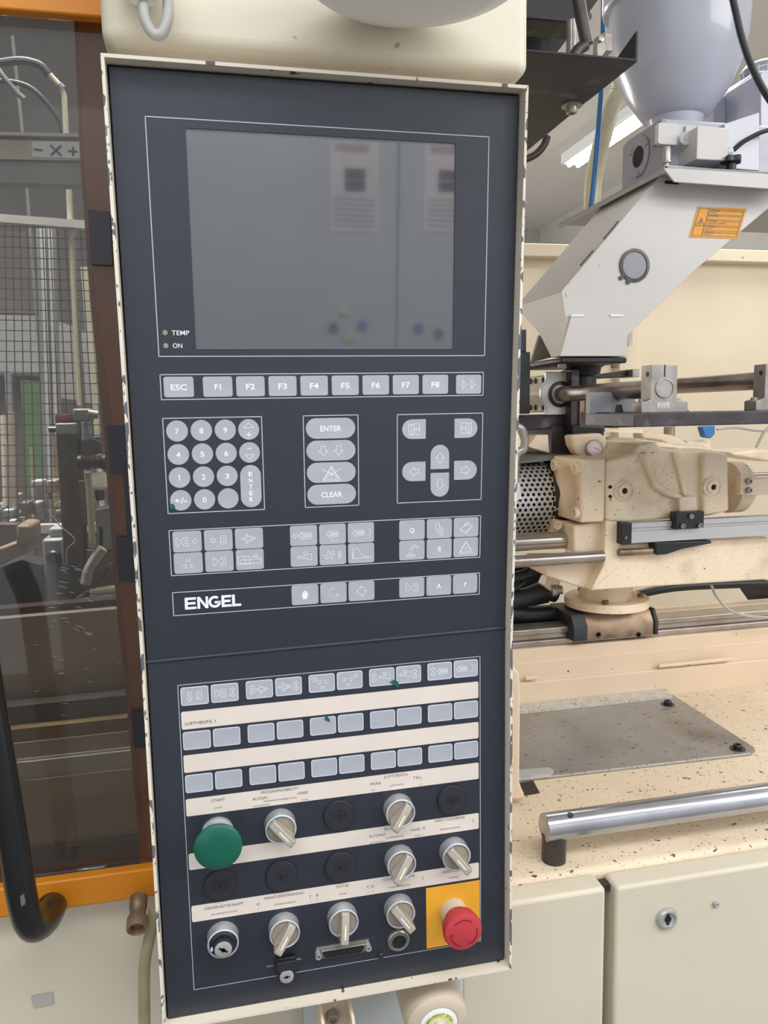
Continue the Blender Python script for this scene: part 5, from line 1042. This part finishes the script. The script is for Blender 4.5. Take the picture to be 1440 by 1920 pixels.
# hopper vessel
hv = thing('material_hopper', 'big pale lavender plastic material hopper tapering to the base', 'hopper')
yh = .93; top = W(1272, 0, yh); bot = W(1272, 226, yh); xh = (top.x + W(1268, 226, yh).x) / 2
sc_ = lambda px, y: px / F * (yh + .7139) * 1.02
H = [(262, 44), (226, 52), (220, 64), (180, 92), (130, 115), (80, 126), (0, 129), (-80, 133)]
G().lathe([(sc_(r, 0), W(1270, y, yh).z) for y, r in H], (xh, yh, 0), (0, 0, 1), 64, cap=False).build('hopper_cone', 'hopper_blue', hv)
G().lathe([(.150, W(1270, 16, yh).z), (.154, W(1270, 12, yh).z), (.154, W(1270, -20, yh).z), (.145, W(1270, -22, yh).z)], (xh - .008, yh, 0), (0, 0, 1), 64).build('hopper_collar', 'hopper_blue', hv)
lt = thing('toggle_latch', 'steel toggle latch on the side of the hopper above the black shelf', 'latch')
g = G(); bp(g, 1133, 60, 1150, 96, .90, .93); g.build('latch_plate', 'steel', lt, bevel=.002)
g = G(); A = [W(x, y, .885) for x, y in ((1120, 66), (1130, 62), (1140, 92), (1128, 108), (1119, 108))]; g.prism(A, [p + Vector((0, .02, 0)) for p in A]); g.build('latch_lever', 'steel', lt, bevel=.002)
G().lathe([(.006, 0), (.006, .004), (0, .005)], W(1127, 73, .882), (0, -1, 0), 14).build('latch_pin', 'satin_chrome', lt)
ms = thing('slide_switch', 'white rounded cover plate with a swivelling cap on the hopper base', 'switch')
def rpx(x0, y0, x1, y1, r, Y):
    A = W(x0, (y0 + y1) / 2, Y); B = W(x1, (y0 + y1) / 2, Y); C_ = W((x0 + x1) / 2, y0, Y); D_ = W((x0 + x1) / 2, y1, Y)
    P = rr(B.x - A.x, C_.z - D_.z, r, 4, (A.x + B.x) / 2, (C_.z + D_.z) / 2); return [Vector((x, Y, z)) for x, z in P]
P = rpx(1234, 230, 1272, 271, .006, .715); G().prism(P, [p + Vector((0, .012, 0)) for p in P]).build('cover_plate', 'ral_white', ms, bevel=.001)
pz = W(1283, 261, .712); G().lathe([(.0118, 0), (.0118, .004), (.011, .0045), (.003, .0045), (.003, .0065), (0, .0068)], pz, (0, -1, 0), 28).build('swivel_cap', 'ral_white', ms)
P = rpx(1232, 234, 1266, 270, .004, .727); G().prism(P, [p + Vector((0, .02, 0)) for p in P]).build('shadow_box', 'lilac_dark', ms)
sv = thing('conduit_box', 'white square junction box with a cable gland beside the hopper base', 'box')
P = rpx(1307, 238, 1366, 300, .002, .68); G().prism(P, [p + Vector((0, .07, 0)) for p in P]).build('box_cover', 'ral_white', sv, bevel=.0015)
P = rpx(1285, 236, 1312, 290, .002, .735); G().prism(P, [p + Vector((0, .02, 0)) for p in P]).build('box_back', 'lilac', sv)
G().lathe([(.009, 0), (.010, .006), (.009, .012), (.0065, .014)], (W(1366, 282, .69).x, .70, W(1366, 282, .69).z), (1, 0, 0), 18).build('gland', 'key_white', sv)
tag(G().tube([W(1376, 281, .70), W(1400, 262, .69), W(1440, 244, .68), W(1490, 238, .68)], .0042, 10).build('black_cable', 'cable'), 'black cable leaving the white junction box', 'cable')
tag(G().tube([W(1368, -30, .5), W(1379, 20, .5), W(1392, 75, .5), W(1412, 130, .5), W(1440, 182, .5), W(1490, 250, .5)], .0058, 12).build('black_cable', 'cable'), 'thick black cable hanging in front of the hopper', 'cable')
pn = thing('plunger_pin', 'steel plunger pin with a collar standing on the flange plate', 'pin')
p = W(1250, 306, .685); G().lathe([(.009, 0), (.009, .003), (.0045, .004), (.0045, .010), (.0085, .012), (.0085, .014), (.007, .015), (.007, .036), (.005, .041), (0, .042)], (p.x, .685, z_), (0, 0, 1), 24).build('pin_body', 'satin_chrome', pn)
kn = thing('star_knob', 'black star knob standing on the flange plate', 'knob')
p = W(1371, 318, .68); g = G(); g.cyl((p.x, .68, z_), (p.x, .68, z_ + .016), .009, n=18); g.build('knob_stem', 'black_plastic', kn)
g = G(); S5 = [(p.x + (.0175 + .0025 * math.cos(5 * a)) * math.cos(a), .68 + (.0175 + .0025 * math.cos(5 * a)) * math.sin(a)) for a in [2 * math.pi * i / 40 for i in range(40)]]; g.plate(S5, z_ + .016, z_ + .028); g.build('knob_head', 'black_plastic', kn, bevel=.002)
lm = thing('loader_unit', 'pale blue vacuum loader casing with a ribbed clear dome', 'loader')
g = G(); py(g, [(1338, 196), (1410, 138), (1430, 132), (1500, 134), (1500, 312), (1425, 310), (1420, 214), (1340, 234)], .98, 1.2); g.build('loader_casing', 'hopper_blue', lm, bevel=.002)
g = G(); py(g, [(1426, 134), (1520, 128), (1520, 330), (1426, 322)], .86, .98); g.build('side_casing', 'hopper_blue', lm, bevel=.002)
p = W(1432, 150, 1.05); g = G(); g.lathe([(.055, 0), (.055, .018), (.048, .030), (.02, .043), (0, .045)], p, (0, 0, 1), 36); dm_ = g.build('clear_dome', 'clear_dome', lm)
for k in range(18):
    a = 2 * math.pi * k / 18; g = G(); g.tube([(p.x + .0555 * math.cos(a), p.y + .0555 * math.sin(a), p.z), (p.x + .0555 * math.cos(a), p.y + .0555 * math.sin(a), p.z + .018)], .0012, 5, sub=1); g.build('dome_rib', 'key_white', dm_)
# suction hose and blue tube
sh1 = thing('suction_hose', 'cream ribbed suction hose hanging beside the hopper', 'hose')
HP = [W(1166, 120, 1.15), W(1162, 165, 1.15), W(1148, 200, 1.15), W(1134, 245, 1.15), W(1120, 300, 1.15), W(1112, 350, 1.15), W(1110, 400, 1.15), W(1108, 440, 1.15)]
G().tube(HP, .0208, 18, ribs=.0042).build('hose_wall', 'hose_cream', sh1)
tag(G().tube([W(1132, -20, 1.10), W(1131, 40, 1.10), W(1128, 150, 1.10), W(1121, 250, 1.10), W(1112, 350, 1.10), W(1106, 400, 1.10)], .0058, 12).build('blue_tube', 'blue'), 'bright blue air tube running beside the cream hose', 'tube')
# ================================================================ BLACK SHELF, TOP MIDDLE
bs = thing('black_shelf', 'folded black sheet metal shelf with a hex bolt above the machine', 'shelf')
A = W(1193, 114, .35); zs = A.z
g = G(); g.box(.292, A.x, .35, 1.0, zs, zs + .003); g.build('shelf_sheet', 'black_steel', bs, bevel=.0006)
g = G(); t1 = W(1196, 57, .35); g.prism([(A.x, .352, zs), (A.x, .352, t1.z), (A.x, .50, zs + .002)], [(A.x + .003, .352, zs), (A.x + .003, .352, t1.z), (A.x + .003, .50, zs + .002)]); g.build('side_flange', 'black_steel', bs)
p = WZ(1072, 197, zs); b_ = bolt(bs, p, (0, 0, -1), .009, .013, 'steel', 'hex_bolt'); G().lathe([(.0165, 0), (.0165, .0025), (0, .0025)], p, (0, 0, -1), 24).build('washer', 'steel', b_)
pipes = thing('bent_steel_pipe', 'bent grey steel pipe with a rounded foot above the black shelf', 'pipe')
G().tube([W(1082, -30, .5), W(1088, 20, .5), W(1096, 60, .5), W(1101, 84, .5)], .010, 14).build('pipe_run', 'steel_dark', pipes); G().tube([W(1098, 84, .5), W(1084, 94, .5), W(1074, 110, .5)], .009, 14).build('pipe_foot', 'steel_dark', pipes)
tag(G().cyl(W(1073, 40, .55), W(1072, 112, .55), .0095, n=18).build('steel_stub', 'steel'), 'vertical steel stub standing on the black shelf', 'pipe')
ub2 = thing('black_motor_mount', 'black steel mounting plates high behind the overhead housing', 'mount')
g = G(); py(g, [(960, -40), (1150, -40), (1104, 24), (1090, 44), (960, 32)], .58, .64); g.build('upper_plate', 'black_steel', ub2, bevel=.002)
g = G(); py(g, [(960, 30), (1088, 42), (1040, 104), (960, 104)], .70, .72); g.build('lower_web', 'black_steel', ub2, bevel=.002)
G().lathe([(.006, 0), (.006, .004), (0, .004)], W(1102, 32, .57), (0, -1, 0), 12).build('screw_head', 'steel_dark', ub2)
tag(G().tube([W(1026, 256, .93), W(1020, 272, .93), W(1006, 288, .93), W(985, 298, .93), W(960, 302, .93)], .008, 10).build('brown_pipe', 'brown_dirt'), 'brown curved pipe end below the black shelf', 'pipe')
# black box on the left of the chute
bx = thing('black_sensor_post', 'black sensor post between the console rim and the chute', 'post')
g = G(); bp(g, 972, 618, 987, 660, .78, .82); g.build('upper_box', 'black_plastic', bx, bevel=.001); g = G(); bp(g, 970, 660, 994, 776, .78, .83); g.build('lower_box', 'black_plastic', bx, bevel=.001)
# ================================================================ GUARD WALL BEHIND
gw = thing('rear_guard_wall', 'warm cream rear guard wall with a bright top rail behind the machine', 'guard wall')
YW = 1.62
zt1 = W(1400, 468, YW).z; zt2 = W(1400, 491, YW).z
G().box(.45, 3.0, YW, YW + .06, zt2, zt1).build('top_rail', 'guard_cream', gw, bevel=.003)
G().box(.45, 3.0, YW + .045, YW + .05, .9, zt2).build('wall_sheet', 'guard_cream', gw)
a = W(1165, 700, YW); b = W(1195, 700, YW); G().box(a.x, b.x, YW + .01, YW + .045, 1.0, zt2 - .16).build('wall_post', 'guard_cream', gw)
g = G(); bp(g, 1178, 622, 1186, 648, 1.60, 1.632); tag(g.build('small_valve', 'steel'), 'small metal valve between chute and rear guard wall', 'valve')
G().box(.60, 1.05, YW + .02, YW + .045, 1.4, W(1000, 500, YW).z).build('side_sheet', 'guard_cream', gw)
# ceiling luminaire
ln = thing('ceiling_luminaire', 'long glowing fluorescent ceiling luminaire running into the hall', 'lamp')
p = W(1135, 240, 3.7); X_ = 2.32
G().box(X_ - .07, X_ + .07, 3.2, 4.12, 3.13, 3.2).build('luminaire_body', 'lamp_white', ln, bevel=.01)
for dx in (-.03, .03): G().cyl((X_ + dx, 3.25, 3.12), (X_ + dx, 4.08, 3.12), .014, n=12).build('tube', 'tube_light', ln)
# ================================================================ HALL BEHIND THE CAMERA (mirrored in the screen)
for x0, x1, lb in ((-.62, .7120, 'wide pale grey steel locker with one notice and coloured magnets'), (.7160, 1.39, 'pale grey steel locker with a second notice and two magnets'), (1.394, 2.07, 'plain pale grey steel locker at the row end')):
    lkr = thing('grey_locker', lb, 'locker')
    G().box(x0, x1, -2.8, -2.32, 0, 2.75).build('locker_body', 'locker', lkr, bevel=.002)
    G().box(x0 + .002, x1 - .002, -2.32, -2.3, .05, 2.72).build('locker_door', 'locker', lkr, bevel=.003)
for x0, z0, lb in ((.46, 1.96, 'printed notice with a dark photo on the locker with magnets'), (.81, 1.97, 'printed notice with a dark photo on the next locker')):
    nt_ = thing('notice', lb, 'notice'); G().box(x0, x0 + .18, -2.3, -2.297, z0, z0 + .30).build('paper', 'paper', nt_)
    G().box(x0 + .055, x0 + .13, -2.297, -2.295, z0 + .14, z0 + .175).build('photo', 'photo_dark', nt_); G().box(x0 + .055, x0 + .13, -2.297, -2.295, z0 + .18, z0 + .215).build('photo', 'photo_dark', nt_)
    G().box(x0 + .02, x0 + .14, -2.297, -2.295, z0 + .272, z0 + .295).build('heading', 'heading_rose', nt_)
    for k in range(6): G().box(x0 + .015, x0 + .165, -2.297, -2.295, z0 + .02 + k * .018, z0 + .026 + k * .018).build('text_line', 'print_grey', nt_)
for x, z, m, lb in ((.47, 1.62, 'green', 'dark green round magnet'), (.51, 1.68, 'glow_yellow', 'yellow round magnet'), (.58, 1.63, 'blue', 'blue round magnet'), (.53, 1.585, 'glow_yellow', 'lower yellow round magnet'), (.80, 1.62, 'blue', 'small blue round magnet'), (.88, 1.60, 'green', 'large green round magnet')):
    tag(G().lathe([(.018, 0), (.018, .008), (0, .01)], (x, -2.3, z), (0, 1, 0), 18).build('magnet', m), lb + ' on the grey lockers', 'magnet', 'magnets on the lockers')
# ================================================================ unseen platen behind the console, put in to block light on the chute
G_ = thing('fixed_platen', 'heavy cream machine platen unseen behind the control console', 'platen')
G().box(.06, .285, .31, 1.1, .2, 2.15).build('platen_block', 'casting', G_, bevel=.01)
# ================================================================ finish: thing origins at their base
bpy.context.view_layer.update()
for r in [o for o in SC.objects if o.parent is None and o.type in ('EMPTY', 'MESH')]:
    mm = []
    for m in ([r] if r.type == 'MESH' else [c for c in r.children_recursive if c.type == 'MESH']):
        mm += [m.matrix_world @ Vector(c) for c in m.bound_box]
    if not mm: continue
    lo = [min(p[i] for p in mm) for i in range(3)]; hi = [max(p[i] for p in mm) for i in range(3)]
    L = Vector(((lo[0] + hi[0]) / 2, (lo[1] + hi[1]) / 2, lo[2]))
    if r.type == 'MESH': r.data.transform(Matrix.Translation(-L)); r.location = L
    else:
        r.location = L
        for c in r.children: c.matrix_basis = Matrix.Translation(-L) @ c.matrix_basis
for o in SC.objects:
    if '_r' in o: del o['_r']
